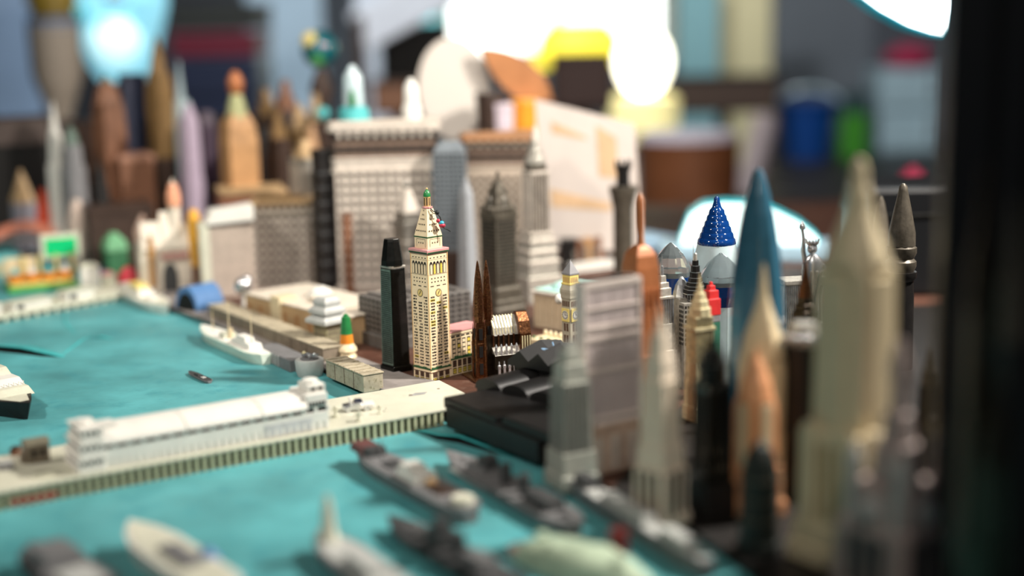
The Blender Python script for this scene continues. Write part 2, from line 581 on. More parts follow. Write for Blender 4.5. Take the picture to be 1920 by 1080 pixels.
FACES = [((-1, -1), (1, 0, 0), (0, -1, 0)), ((-1, 1), (0, -1, 0), (-1, 0, 0)), ((1, -1), (0, 1, 0), (1, 0, 0)), ((1, 1), (-1, 0, 0), (0, 1, 0))]
MB().stack([(0, a * 1.05), (zc(690), a * 1.04), (zc(684), a * 1.02), (zc(470), a)]).build('shaft', M_tin, ct, bev=0.02)
for y0, y1, e in ((686, 684, 1.07), (691.5, 690.5, 1.07)):
    MB().stack([(zc(y0), a * e), (zc(y1), a * e)]).build('string_course', M_inkg if y0 == 686 else M_inkb, ct)
MB().stack([(zc(471), a * 1.03), (zc(468), a * 1.10), (zc(463), a * 1.12), (zc(462), a * 1.08)]).build('cornice', M_pink, ct)
MB().stack([(zc(462), a * .76), (zc(441), a * .76)]).build('upper_stage', M_tin, ct, bev=0.015)
MB().stack([(zc(441.5), a * .79), (zc(439.5), a * .79)]).build('green_course', M_inkg, ct)
MB().stack([(zc(439.5), a * .77), (zc(390), a * .33)]).build('pyramid_roof', M_tin, ct, bev=0.015)
MB().stack([(zc(390), a * .33), (zc(389), a * .39), (zc(386.5), a * .39), (zc(386), a * .30)], 8).build('balcony', M_pink, ct)
lan = MB().stack([(zc(386.5), a * .25), (zc(368), a * .25)], 8).build('lantern', M_ptan, ct)
for i in range(8):
    t = 2 * pi * i / 8
    MB().box(-.028, .028, -.012, .012, zc(384), zc(370)).build('lantern_opening', M_ink, lan, loc=(a * .255 * cos(t), a * .255 * sin(t), 0), rz=t + pi / 2)
MB().stack([(zc(368), a * .29), (zc(366), a * .29), (zc(361), a * .25), (zc(356.5), a * .13), (zc(355), a * .05)], 12).build('dome', M_green, ct, smooth=True)
MB().ball((0, 0, zc(353.8)), a * .09).build('finial', M_ptan, ct, smooth=True)
pr, pg, py_, pb = MB(), MB(), MB(), MB()
rg = random.Random(3)
for (cx, cy), t, n in FACES:
    t, n = Vector(t), Vector(n)

    def P(mb, u, y, w_, hh, sc=1.0, off=0.006):
        if sc == 1.0:
            sc = 1.0 + .021 * (y - 470) / 214
        o = n * (a * sc) + t * (u * a * 2 * sc - w_ * a * sc)
        mb.quad((o.x, o.y, zc(y)), t, (0, 0, 1), w_ * 2 * a * sc, hh * k0, n, off)
    # shaft windows: three bays of three
    for bay in (-.31, 0, .31):
        for r_ in range(23):
            y = 549 + r_ * 5.72
            if bay == 0 and r_ < 2:
                continue
            for q in (-.07, 0, .07):
                if rg.random() < .93:
                    P(pr, bay + q + rg.uniform(-.008, .008), y + 3.0, .044 + rg.random() * .024, 2.6 + rg.random() * .9)
            if rg.random() < .07:
                P(py_, bay, y + 3.6, .24, 4.6, off=.003)
    for u in (-.31, 0, .31):
        P(pr, u, 531, .17, 1.7)
    for r_, y in enumerate((517, 523.5)):
        for i in range(5):
            P(pr, -.32 + i * .16, y, .06, 2.3)
    for i in range(5):
        P(pr, -.36 + i * .18, 478.6, .075, 1.8)
    for y, hh in ((509.5, .55), (481.3, .5), (472.2, .5), (676.5, .6)):
        P(pb, 0, y, .98, hh)
    P(pg, 0, 469.6, .96, 3.0, 1.11, .003)
    P(pr, 0, 469.0, .8, 1.0, 1.11)
    # ground arcade
    for r_, (y, hh) in enumerate(((700.5, 9.5), (706, 4.2))):
        for i in range(3):
            u = -.3 + i * .3
            P(pr, u, y, .20, hh, 1.05, .012)
            P(py_ if r_ else pb, u, y - .5, .15, hh - 1.2, 1.05, .016)
            P(pr, u, y, .02, hh, 1.05, .02)
            P(pr, u, y - hh * .45, .16, .5, 1.05, .02)
    # painted shrubs on the plinth
    for i in range(9):
        P(pg, -.42 + i * .105, 684.5, .1, 1.4 + rg.random() * 2.4, 1.03, .012)
    # upper stage panel, roof lucarnes
    for i in range(3):
        P(pr, -.16 + i * .16, 452.5, .065, 2.6, .76)
    for u, w_, y, hh in ((0, .66, 444.6, .6), (-.33, .02, 459, 14.4), (.33, .02, 459, 14.4)):
        P(pr, u, y, w_, hh, .76)
    for y, m_, in ((430.5, 5), (419, 4), (409.5, 3), (401.5, 2), (394, 1)):
        sc = .33 + (.77 - .33) * (y - 390) / 49.5
        for i in range(m_):
            P(pr, (i - (m_ - 1) / 2) * .17, y, .075, 2.6, sc * 1.012, .02)
    # belfry arches: each one a part
    for i in range(5):
        ar = MB()
        wv, hv = .145 * a * 2 / 2, 24 * k0
        arc = [(-wv, 0), (wv, 0), (wv, hv * .8), (wv * .6, hv * .93), (0, hv), (-wv * .6, hv * .93), (-wv, hv * .8)]
        o = n * (a + .004) + t * ((-.34 + i * .17) * 2 * a)
        ar.loft([[(o + t * p[0] + n * e + Vector((0, 0, zc(508) + p[1]))) for p in arc] for e in (0, .012)])
        w1 = ar.build('arch_window', M_ink, ct)
        inn = MB()
        inn.loft([[(o + t * p[0] * .62 + n * e + Vector((0, 0, zc(507.5) + p[1] * .78))) for p in arc] for e in (.012, .02)])
        inn.build('arch_pane', M_yel if rg.random() < .3 else M_tin, w1)
    # clock
    o = n * (a + .003) + Vector((0, 0, zc(543.5)))
    rad = 7.4 * k0

    def disc(r_, e0, e1):
        return MB().loft([[o + t * (cos(2 * pi * i / 24) * r_) + Vector((0, 0, sin(2 * pi * i / 24) * r_)) + n * e for i in range(24)] for e in (e0, e1)])
    ck = disc(rad, 0, .012).build('clock_ring', M_ink, ct)
    disc(rad * .86, .012, .018).build('clock_face', mat('clock_buff', (226, 200, 128), .45), ck)
    hd = MB()
    for an, ln in ((1.0, .75), (-2.1, .5)):
        d_ = t * cos(an) + Vector((0, 0, sin(an)))
        e_ = d_.cross(n)
        hd.add([o + n * .022 + e_ * .03, o + n * .022 - e_ * .03, o + n * .022 + d_ * rad * ln - e_ * .02, o + n * .022 + d_ * rad * ln + e_ * .02], [(0, 1, 2, 3)])
    for i in range(12):
        an = 2 * pi * i / 12
        d_ = t * cos(an) + Vector((0, 0, sin(an)))
        e_ = d_.cross(n)
        q0, q1 = o + n * .022 + d_ * rad * .66, o + n * .022 + d_ * rad * .8
        hd.add([q0 + e_ * .012, q0 - e_ * .012, q1 - e_ * .012, q1 + e_ * .012], [(0, 1, 2, 3)])
    hd.build('clock_hands', M_ink, ck)
pr.build('printed_windows', M_ink, ct, stuff=True)
pg.build('printed_shrubs', M_inkg, ct, stuff=True)
py_.build('printed_lit_windows', M_yel, ct, stuff=True)
pb.build('printed_lines', M_inkb, ct, stuff=True)
for c in ((-1, -1), (1, -1), (-1, 1)):
    MB().cbox(c[0] * a * 1.005, c[1] * a * 1.005, 0.02, .045, .045, zc(471)).build('corner_seam', M_ptan, ct)
# cord with beads tied to the roof, hanging on the right
ci = Matrix.Rotation(-az, 3, 'Z')


def cw(px, py, dy=0.0):
    q = W(px, py, b.y - .35 + dy)
    return ci @ (q - b)


ctp = [cw(807, 391), (cw(812, 396)), cw(817, 398), cw(821, 402), cw(825, 407), cw(827, 414), cw(827.5, 420), cw(833, 428), cw(840, 431), cw(845, 434)]
MB().tube(ctp, .036, 7).build('cord', M_cord, ct, smooth=True)
MB().tube([cw(807, 394), cw(812, 400), cw(818, 401)], .03, 6).build('cord_loop', M_cord, ct, smooth=True)
q = cw(819.5, 398.5)
MB().ball(q, .14, 10, 7).build('knot', M_cord, ct, smooth=True)
MB().ball(cw(828, 418), .17, 14, 9, .8).build('bead', M_beadb, ct, smooth=True)
MB().ball(cw(829, 422.5), .21, 14, 9, .75).build('bead', M_bead, ct, smooth=True)
MB().ball(cw(821.5, 414), .13, 12, 8).build('bead', M_bead, ct, smooth=True)
# low wing with a pink roof
L_ = 3.1
zt = 2.75
MB().box(a * 1.02, a + L_, -a * 1.0, a * 1.25, 0, zt).build('wing', M_tin, ct, bev=.02)
MB().box(a * 1.0, a + L_ + .05, -a * 1.04, a * 1.29, zt, zt + .07).build('wing_roof', M_pink, ct)
wg, wy, wr, ws = MB(), MB(), MB(), MB()
t, n = Vector((1, 0, 0)), Vector((0, -1, 0))
for i in range(7):
    x0 = a + .22 + i * .42
    for (z0, hh) in ((.08, .38), (.52, .42)):
        wr.quad((x0, -a, z0), t, (0, 0, 1), .32, hh, n, .008)
        (wy if z0 < .3 else wg).quad((x0 + .04, -a, z0 + .04), t, (0, 0, 1), .24, hh - .1, n, .012)
        wr.quad((x0 + .15, -a, z0), t, (0, 0, 1), .025, hh, n, .016)
        wr.quad((x0, -a, z0 + hh * .5), t, (0, 0, 1), .32, .025, n, .016)
    wr.quad((x0, -a, 1.15), t, (0, 0, 1), .28, 1.15, n, .008)
    for j in range(4):
        (wy if rg.random() < .35 else ws).quad((x0 + .03, -a, 1.18 + j * .28), t, (0, 0, 1), .22, .2, n, .013)
    wr.quad((x0 - .08, -a, 2.42), t, (0, 0, 1), .30, .10, n, .008)
wr.quad((a + .05, -a, 2.55), t, (0, 0, 1), L_ - .1, .04, n, .008)
wr.quad((a + .05, -a, 1.05), t, (0, 0, 1), L_ - .1, .05, n, .008)
gs = MB()
for i in range(18):
    gs.quad((a + .05 + i * .16, -a, 1.0), t, (0, 0, 1), .15, .1 + rg.random() * .2, n, .018)
wr.build('printed_wing_frames', M_ink, ct, stuff=True)
wy.build('printed_wing_lit_panes', M_yel, ct, stuff=True)
wg.build('printed_wing_shops', M_inkb, ct, stuff=True)
ws.build('printed_wing_panes', M_tin, ct, stuff=True)
gs.build('printed_hedge', M_inkg, ct, stuff=True)

# ------------------------------------------------------------------ gunmetal tower with chamfered top
b, h, k = stand(734, 447, 694)
gt = thing('bevelled_tower', 'slim gunmetal tower with a chamfered top and a green reflection painted on one side', 'building model', b, R(36) - atan2(b.x, b.y))
sx, sy = 44 / k, 44 / k
hx = .5 * sx * .80
zz = lambda y: (694 - y) / 247.0 * h
MB().stack([(0, hx * 1.22), (zz(684), hx * 1.2), (zz(681), hx * 1.08)]).build('plinth', M_gunmetal, gt, bev=.03)
MB().stack([(zz(682), hx * 1.08), (zz(500), hx * .93)]).build('shaft', M_gunmetal, gt, bev=.05)
MB().stack([(zz(500), hx * .97), (zz(496), hx * .97)]).build('ledge', M_antsilver, gt, bev=.02)
MB().stack([(zz(496), hx * 1.12), (zz(486), hx * 1.08), (zz(452), hx * .80), (zz(447), hx * .74)], 8).build('chamfered_top', M_gunmetal, gt, bev=.02)
MB().loft([[(-hx * e - .01, -hx * e * .92, z), (-hx * e - .01, hx * e * .92, z), (-hx * e + .02, hx * e * .92, z), (-hx * e + .02, -hx * e * .92, z)] for z, e in ((zz(680), 1.075), (zz(502), .935))]).build('green_reflection', M_verd_refl, gt)  # green reflection on this face put into its colour
win = MB()
for j in range(46):
    z = zz(676) + j * (zz(505) - zz(676)) / 46
    e = 1.075 - .14 * j / 46
    for i in range(8):
        u = -.82 + i * .21
        win.box(-hx * e - .02, -hx * e + .01, u * hx * e, (u + .15) * hx * e, z, z + .08)
        win.box(u * hx * e, (u + .15) * hx * e, -hx * e - .012, -hx * e + .01, z, z + .08)
win.build('windows', M_blk, gt, stuff=True)
for i in range(9):
    MB().ball(((i % 3 - 1) * .1, -hx * (.70 - .04 * (i // 3)), zz(470) + (i // 3) * .16), .035, 6, 4).build('stud', M_antsilver, gt)

# ------------------------------------------------------------------ bronze twin-spired cathedral
b, h, k = stand(891, 487, 707)
ca = thing('twin_spire_cathedral', 'bronze miniature cathedral with two needle spires and a ribbed nave', 'church model', b, R(20) - atan2(b.x, b.y))
tw = .60
zz = lambda y: (707 - y) / 220.0 * h
for i, (xo, y) in enumerate(((0, -.36), (.78, .2))):
    tt = MB().stack([(0, tw * .5), (zz(640), tw * .5), (zz(640), tw * .46), (zz(600), tw * .44)], 4, xo, y).build('bell_tower', M_bronze, ca, bev=.03)
    f = 1.0 if i == 0 else .985
    MB().stack([(zz(601), tw * .50), (zz(590), tw * .56), (zz(560), tw * .50), (zz(520), tw * .32), (zz(492) * f, tw * .11), (zz(487) * f, .02)], 8, xo, y).build('spire', M_bronze, tt, bev=.01)
    for c in ((-1, -1), (1, -1), (-1, 1), (1, 1)):
        MB().stack([(0, .085), (zz(628), .075), (zz(628), .05), (zz(603), .01)], 8, xo + c[0] * tw * .5, y + c[1] * tw * .5).build('corner_pinnacle', M_bronze, tt)
    for j in range(3):
        MB().box(xo - tw * .5 - .03, xo - tw * .4, y - .12, y + .12, .3 + j * 1.1, 1.0 + j * 1.1).build('lancet', M_blk, tt)
        MB().box(xo - .12, xo + .12, y - tw * .5 - .03, y - tw * .4, .3 + j * 1.1, 1.0 + j * 1.1).build('lancet', M_blk, tt)
MB().prism([(-.25, -.1), (.1, -.1), (.1, .4), (-.25, .4)], 0, zz(640)).build('west_front', M_bronze, ca)
NL = 2.9
MB().box(.4, NL, -.42, .72, 0, zz(628)).build('nave', M_bronzed, ca)
MB().sweep([(-.46, zz(630)), (.76, zz(630)), (.62, zz(618)), (.22, zz(596)), (.10, zz(596)), (-.34, zz(616))], .9, NL - .3).build('nave_roof', M_antsilver, ca)
MB().box(.8, NL - .2, -.95, -.42, 0, zz(662)).build('aisle', M_bronzed, ca)
MB().sweep([(-1.0, zz(664)), (-.4, zz(664)), (-.4, zz(650))], .8, NL - .2).build('aisle_roof', M_antsilver, ca)
MB().box(.8, NL - .4, -1.35, -.9, 0, zz(688)).build('side_chapel', M_bronzed, ca)
for i in range(5):
    x = .9 + i * .34
    MB().stack([(0, .075), (zz(684), .075), (zz(684), .09), (zz(680), .09), (zz(678), .05), (zz(672), .03)], 4, x, -1.38).build('buttress', M_silver, ca, bev=.015)
    MB().stack([(zz(664), .06), (zz(650), .06), (zz(648), .075), (zz(643), .02)], 4, x, -.92).build('pinnacle', M_silver, ca, bev=.01)
    MB().stack([(zz(650), .05), (zz(628), .05)], 4, x, -.44).build('clerestory_rib', M_bronze, ca)
for i in range(8):
    MB().loft([[(.92 + i * .2, y, z), (.98 + i * .2, y, z), (.98 + i * .2, y, z + .04), (.92 + i * .2, y, z + .04)] for y, z in ((-.45, zz(627)), (-.33, zz(615)), (.1, zz(595)))]).build('roof_rib', M_gold, ca)
asec = [(-.85, 0), (.95, 0), (.95, zz(628)), (.7, zz(606)), (.2, zz(590)), (-.1, zz(590)), (-.6, zz(606)), (-.85, zz(628))]
MB().sweep(asec, NL - .35, NL + .4).build('apse', M_bronze, ca, bev=.04)
for i in range(5):
    MB().box(NL + .38, NL + .45, -.7 + i * .32, -.55 + i * .32, .2, zz(632)).build('apse_rib', M_gold, ca)
for i in range(4):
    MB().box(NL - .25 + i * .17, NL - .18 + i * .17, -.9, -.82, .2, zz(632)).build('apse_rib', M_gold, ca)
MB().box(-.75, NL - .2, -1.5, 1.0, 0, .12).build('base', M_bronze, ca, bev=.03)

# ------------------------------------------------------------------ black resin blocks with rippled roofs
def frame_of(pa, pb, z=0.0):
    A, B = G(*pa, z), G(*pb, z)
    return A, (B - A).length, atan2(B.y - A.y, B.x - A.x)


o, L_, az = frame_of((836, 800), (1010, 872), LZ)
bk = thing('low_black_block', 'low flat-topped black block at the pier end by the torn paint', 'building model', (o.x, o.y, LZ), az)
MB().prism([(0.0, .0), (L_, 0), (L_, 3.2), (-.1, 3.2)], 0, 1.25).build('body', M_blkmat, bk, bev=.08)
MB().prism([(-.35, 0.1), (L_ * .55, 0.1), (L_ * .55, 3.9), (-.35, 3.9)], 1.0, 1.6).build('upper_tray', M_blkmat, bk, bev=.08)
MB().prism([(L_ * .6, .2), (L_ * 1.15, .2), (L_ * 1.15, 3.0), (L_ * .6, 3.0)], 1.2, 1.75).build('upper_tray', M_blkmat, bk, bev=.08)

o, L_, az = frame_of((885, 775), (1040, 815), LZ)
bk = thing('rippled_black_block', 'matte black block topped by rounded ripples, behind the flat black block', 'building model', (o.x, o.y, LZ), az)
MB().box(0, L_, .4, 3.4, 0, 1.5).build('body', M_blkmat, bk, bev=.05)
nw = 3
for i in range(nw):
    ww = L_ / nw
    sec = [(ww * (i + .02), 1.45)] + [(ww * (i + .5) - ww * .48 * cos(pi * j / 10), 1.5 + .62 * sin(pi * j / 10) ** .8) for j in range(11)] + [(ww * (i + .98), 1.45)]
    MB().loft([[(p[0], y, p[1]) for p in sec] for y in (.25, 3.6)]).build('ripple', M_blkmat, bk, smooth=True)

o, L_, az = frame_of((958, 752), (1062, 778), LZ)
bk = thing('zigzag_black_block', 'tall matte black block with a folded zigzag roof, beside the bronze cathedral', 'building model', (o.x, o.y, LZ), az)
hb = 2.9
MB().box(0, L_ * 1.2, .3, 2.8, 0, hb - .3).build('body', M_blkmat, bk, bev=.05)
zg = [(-.2, hb - .45), (.75, hb + .25), (1.5, hb - .3), (2.3, hb + .3), (3.1, hb - .3), (3.9, hb + .2), (4.0, hb - .6), (-.2, hb - .75)]
MB().loft([[(p[0], .0, p[1]) for p in zg], [(p[0] + .3, 1.5, p[1] + .45) for p in zg], [(p[0] + .5, 3.0, p[1] + .2) for p in zg]]).build('folded_roof', M_blkmat, bk)

# ------------------------------------------------------------------ pier in the middle of the harbour
DZ = 0.95
A = G(838, 766, DZ)
Bq = G(0, 921, DZ)
D = (Bq - A).normalized()
az = atan2(-D.y, -D.x)
Bk = G(821, 713, DZ)
tx = Vector((cos(az), sin(az), 0))
ty = Vector((-sin(az), cos(az), 0))
PW = (Bk - A).dot(ty)
PX1 = (Bk - A).dot(tx)
PL = (Bq - A).length + 9
pier = thing('pier', 'long pale green-white pier on square piles carrying the white terminal', 'pier', (A.x, A.y, 0), az)
_e = G(872, 737, DZ) - Vector((A.x, A.y, 0))
MB().prism([(-PL, 0), (0.5, 0), (_e.dot(tx), _e.dot(ty)), (PX1 + .1, PW), (-PL, PW)], DZ - .15, DZ).build('deck', M_pier, pier, bev=.03)
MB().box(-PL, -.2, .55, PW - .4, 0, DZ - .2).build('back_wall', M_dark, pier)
pl = None
npile = int(PL / .42)
for i in range(npile):
    l = (-.3 - i * .42, .14, 0)
    pl = inst(pl, pier, l) if pl else MB().box(-.09, .09, -.1, .1, 0, DZ - .14).build('pile', mat('pale_green_pile', (178, 180, 148), .5, var=.12), pier, loc=l)
MB().box(-PL, -.1, .06, .28, .0, .03).build('sill_beam', M_wared, pier)


def onp(px, py, z=DZ):
    q = G(px, py, z) - Vector((A.x, A.y, 0))
    return Vector((q.dot(tx), q.dot(ty), z))


def wp(l):
    return Vector((A.x, A.y, 0)) + tx * l[0] + ty * l[1] + Vector((0, 0, l[2]))


# stains and screw holes of the deck
st = MB()
for px, py, r_ in ((770, 741, .12), (822, 729, .09), (720, 771, .07), (723, 766, .05)):
    q = onp(px, py)
    st.stack([(DZ, r_), (DZ + .012, r_)], 10, q.x, q.y)
st.build('screw_hole', M_inkb, pier)
q = onp(783, 739)
MB().prism([(q.x - .7, q.y - .15), (q.x + .3, q.y - .3), (q.x + .7, q.y + .1), (q.x, q.y + .3)], DZ, DZ + .01).build('worn_patch', mat('grey_wear', (150, 150, 148), 0.7), pier)

# terminal hall
p0, p1 = onp(196, 885), onp(612, 800)
ty0 = (p0.y + p1.y) / 2
x0, x1 = p0.x, p1.x
TL = x1 - x0
o = wp((x0, ty0, DZ))
tm = thing('pier_terminal', 'long white terminal hall with a dark window row, on the pale pier', 'building model', o, az)
dep = min(2.3, PW - ty0 - .15)
z1, z2, z3 = 1.0, 1.24, 1.95
MB().box(0, TL, 0, dep, 0, z1).build('lower_wall', M_white, tm, bev=.03)
MB().box(.05, TL - .05, .12, dep - .1, z1, z2).build('window_recess', M_dark, tm)
nwin = 17
for i in range(nwin + 1):
    MB().box(-.09, .09, .0, .14, z1, z2).build('mullion', M_white, tm, loc=(TL * i / nwin, .02, 0))
rs = [(-.12, z2), (-.12, z2 + .12)] + [(-.12 + (dep * .62 + .12) * (1 - cos(pi / 2 * j / 7)) ** .8, z2 + .12 + (z3 - z2 - .12) * sin(pi / 2 * j / 7)) for j in range(1, 8)] + [(dep, z3 - .15), (dep, z2)]
for i, (u0, u1) in enumerate(((0, .355), (.36, .69), (.695, .9))):
    MB().sweep(rs, TL * u0, TL * u1).build('roof_section', M_white, tm, smooth=True)
for i in range(30):
    MB().box(-.06, .06, -.035, .0, .12, .5).build('panel_rib', M_white, tm, loc=(TL * (i + .5) / 30, 0, 0))
MB().box(TL * .7, TL * .92, -.03, .02, .1, .75).build('goods_door', mat('pale_grey_door', (190, 190, 190), .6), tm)
# left head house with three dark storeys
hw = 1.15
for j in range(3):
    zb = j * .72
    sh = .12 * j
    MB().box(-hw + sh, .2, -.15 + sh * .5, dep + .1 - sh * .5, zb, zb + .34).build('storey_wall', M_white, tm, bev=.03)
    MB().box(-hw + sh + .12, .12, -.02 + sh * .5, dep - sh * .5, zb + .34, zb + .60).build('storey_recess', M_dark, tm)
    MB().box(-hw + sh - .04, .24, -.19 + sh * .5, dep + .14 - sh * .5, zb + .60, zb + .72).build('storey_band', M_white, tm, bev=.03)
    for i in range(4):
        MB().box(-.05, .05, -.05, .05, zb + .3, zb + .65).build('storey_post', M_white, tm, loc=(-hw + sh + .1 + i * (hw - sh) / 3.3, -.05 + sh * .5, 0))
MB().stack([(2.1, .42), (2.35, .42), (2.4, .36)], 16, -.5, dep * .5).build('roof_drum', M_white, tm, smooth=True)
MB().cbox(.7, dep * .5, 1.85, .7, .9, .25).build('roof_box', M_white, tm, bev=.03)
# right bridge house
MB().box(TL * .9, TL * 1.0, .05, dep, z2, 1.98).build('bridge_house', M_white, tm, bev=.04)
MB().cbox(TL * .962, dep * .45, 1.98, 1.0, 1.3, .42).build('bridge_storey', M_white, tm, bev=.04)
for i in range(2):
    MB().cbox(TL * .962 - .2 + i * .42, dep * .45 - .66, 2.1, .28, .04, .16).build('bridge_window', M_dark, tm)
MB().stack([(2.4, .42), (2.55, .44), (2.62, .34)], 16, TL * .955, dep * .45).build('bridge_cap', M_white, tm, smooth=True)
for i in range(6):
    MB().box(TL * .905 + i * TL * .015, TL * .912 + i * TL * .015, -.02, .06, z2 + .12, z2 + .32).build('bridge_pane', M_dark, tm)

# silver roadster charm on the deck
q = onp(672, 770)
cr = thing('toy_roadster', 'tiny silver and white roadster charm parked on the pier deck', 'toy car', wp((q.x, q.y + .15, DZ)), az - R(18))
hullp = [(-.85, .12), (-.8, .34), (-.3, .40), (-.1, .5), (.15, .5), (.3, .38), (.75, .34), (.85, .2), (.82, .1)]
MB().loft([[(x * .9, -.36, z) for x, z in hullp], [(x, -.3, z + .02) for x, z in hullp], [(x, .3, z + .02) for x, z in hullp], [(x * .9, .36, z) for x, z in hullp]]).build('body', M_silver, cr, bev=.03)
MB().box(.1, .95, -.42, .42, .12, .42).build('white_cab', M_white, cr, bev=.08)
MB().box(-.12, .28, -.3, .3, .46, .6).build('seat', M_navy, cr, bev=.03)
MB().tube([(-.35, -.4, .62), (-.35, .4, .62)], .085, 8).build('roll_bar', M_white, cr, smooth=True)
MB().tube([(-.35, -.34, .3), (-.35, -.34, .62)], .05, 6).build('strut', M_silver, cr)
MB().tube([(-.35, .34, .3), (-.35, .34, .62)], .05, 6).build('strut', M_silver, cr)
for x in (-.55, .5):
    for y in (-.4, .4):
        MB().tube([(x, y - .07, .16), (x, y + .07, .16)], .16, 12).build('wheel', M_silver, cr)


def bollard(px, py, hh, w_, m, label):
    q = onp(px, py)
    t = thing('deck_bollard', label, 'bollard', wp((q.x, q.y, DZ)), az)
    MB().stack([(0, w_), (hh * .2, w_), (hh * .25, w_ * .55), (hh * .75, w_ * .5), (hh * .8, w_ * .8), (hh, w_ * .7)], 10).build('post', m, t, smooth=True)
    MB().tube([(-w_ * 1.4, 0, hh * .7), (w_ * 1.4, 0, hh * .7)], w_ * .35, 8).build('cross_arm', m, t, smooth=True)
    return t


bollard(630, 782, .62, .17, M_whitey, 'bone-coloured deck post nearest the white terminal')
bollard(673, 790, .55, .18, M_whitey, 'bone-coloured deck post just before the silver roadster')
bollard(712, 776, .5, .12, M_whitey, 'bone-coloured deck post to the land side of the silver roadster')

q = onp(72, 866)
hu = thing('deck_hut', 'small weathered grey-brown hut on the pier beyond the terminal', 'building model', wp((q.x, q.y + .3, DZ)), az)
MB().box(-.55, .55, -.5, .6, 0, .95).build('walls', M_wared, hu, bev=.04)
MB().sweep([(-.6, .95), (.7, .95), (.05, 1.2)], -.62, .62).build('roof', mat('olive_grey_roof', (104, 100, 84), .7, var=.2), hu)
MB().box(-.75, -.5, -.3, .3, 0, .55).build('lean_to', M_wared, hu)
for i in range(2):
    MB().box(-.3 + i * .42, -.1 + i * .42, -.53, -.48, .35, .65).build('window', M_dark, hu)
q = onp(95, 888)
hz = tag(MB().tube([(cos(t_ * .5) * .9, sin(t_ * .5) * .45, .07) for t_ in range(11)], .07, 6).build('deck_hose', M_whitey, None, True, loc=wp((q.x, q.y, DZ)), rz=az), 'curved pale hose lying on the pier before the hut', 'hose')
for i, (px, py, r_) in enumerate(((10, 880, .22), (30, 852, .2), (300, 865, .0))):
    if r_:
        q = onp(px, py)
        t = thing('deck_crate', ('grey crate at the outer end of the pier', 'dull crate beside the hut at the back of the pier')[i], 'crate', wp((q.x, q.y, DZ)), az + i)
        MB().cbox(0, 0, 0, r_ * 3, r_ * 2, r_ * 1.6).build('box', (M_shipg, M_brown)[i], t, bev=.02)
        MB().cbox(0, 0, r_ * 1.6, r_ * 3.1, r_ * 2.1, .05).build('lid', (M_shipl, M_brownd)[i], t)
# red fender barge under the pier
p0, p1 = G(22, 948), G(100, 934)
o = (p0 + p1) / 2
rb = thing('red_barge', 'small dull red barge floating against the pier piles', 'boat', (o.x, o.y, 0), az)
MB().stack([(0, 1.05, .33), (.38, 1.15, .42)]).build('hull', M_redd, rb, bev=.06)
MB().stack([(.38, 1.0, .3), (.48, 1.0, .3)]).build('hatch', mat('dark_red', (110, 42, 38), .6), rb, bev=.03)

# ------------------------------------------------------------------ waterfront warehouses


def shed(name, label, pa, pb, dep, hh, m, mt, nd, rz_add=0, cat='warehouse model', ribs_n=0):
    o, L_, az = frame_of(pa, pb, LZ)
    t = thing(name, label, cat, (o.x, o.y, LZ), az + rz_add)
    MB().box(0, L_, 0, dep, 0, hh).build('body', m, t, bev=.04)
    MB().box(-.05, L_ + .05, -.06, dep + .06, hh, hh + .1).build('roof', mt, t, bev=.03)
    for i in range(1, nd):
        MB().box(-.02, .02, -.02, .02, .05, hh).build('panel_joint', M_inkb, t, loc=(L_ * i / nd, 0, 0))
    for i in range(ribs_n):
        MB().box(-.04, .04, -.02, dep + .02, hh + .1, hh + .14).build('roof_rib', mt, t, loc=(L_ * (i + .5) / ribs_n, 0, 0))
    return t, L_


t, L_ = shed('khaki_warehouse', 'weathered khaki block warehouse nearest the clock tower, at the quay edge', (612, 706), (682, 737), 1.35, 1.05, M_ware, M_ware, 4, ribs_n=7)
t, L_ = shed('long_warehouse', 'very long weathered grey-brown wharf shed on the quay', (392, 596), (606, 682), 1.6, .95, M_wared, M_ware, 8, ribs_n=12)
# grey silver-sided lighter with white stern
o, L_, az = frame_of((505, 680), (572, 712))
lt = thing('stern_barge', 'grey ribbed barge with a rounded white stern, moored under the long shed', 'boat', (o.x, o.y, 0), az)
MB().box(-2.2, L_ * .6, 0, 1.5, 0, .8).build('hull', M_shipg, lt, bev=.05)
for i in range(9):
    MB().box(-.05, .05, -.06, .02, .05, .78).build('side_rib', M_shipl, lt, loc=(-2.0 + i * .45, 0, 0))
MB().stack([(0, .75, .8), (.3, .85, .9), (1.0, .9, .95), (1.1, .85, .9)], 16, L_ * .85, .75).build('stern', M_shipl, lt, smooth=True)
MB().stack([(1.1, .6, .6), (1.16, .6, .6)], 16, L_ * .85, .75).build('stern_deck', M_shipg, lt)
# silver trinket on the barge
q = Vector((o.x, o.y, 0)) + Vector((cos(az), sin(az), 0)) * L_ * .85 + Vector((-sin(az), cos(az), 0)) * .75
tr = thing('silver_trinket', 'twisted silver trinket lying on the white barge stern', 'trinket', (q.x, q.y, 1.17), az)
MB().tube([(-.7, -.2, .08), (-.3, .1, .2), (.1, -.15, .3), (.5, .1, .2), (.9, .2, .35)], .1, 7).build('band', M_silver, tr, smooth=True)
MB().tube([(-.4, -.3, .1), (0, -.1, .28), (.4, -.2, .16)], .09, 7).build('band', M_silver, tr, smooth=True)
MB().ball((-.55, -.1, .2), .16, 10, 6).build('clasp', M_gold, tr, smooth=True)
MB().ball((.5, .12, .3), .13, 10, 6).build('clasp', M_silver, tr, smooth=True)
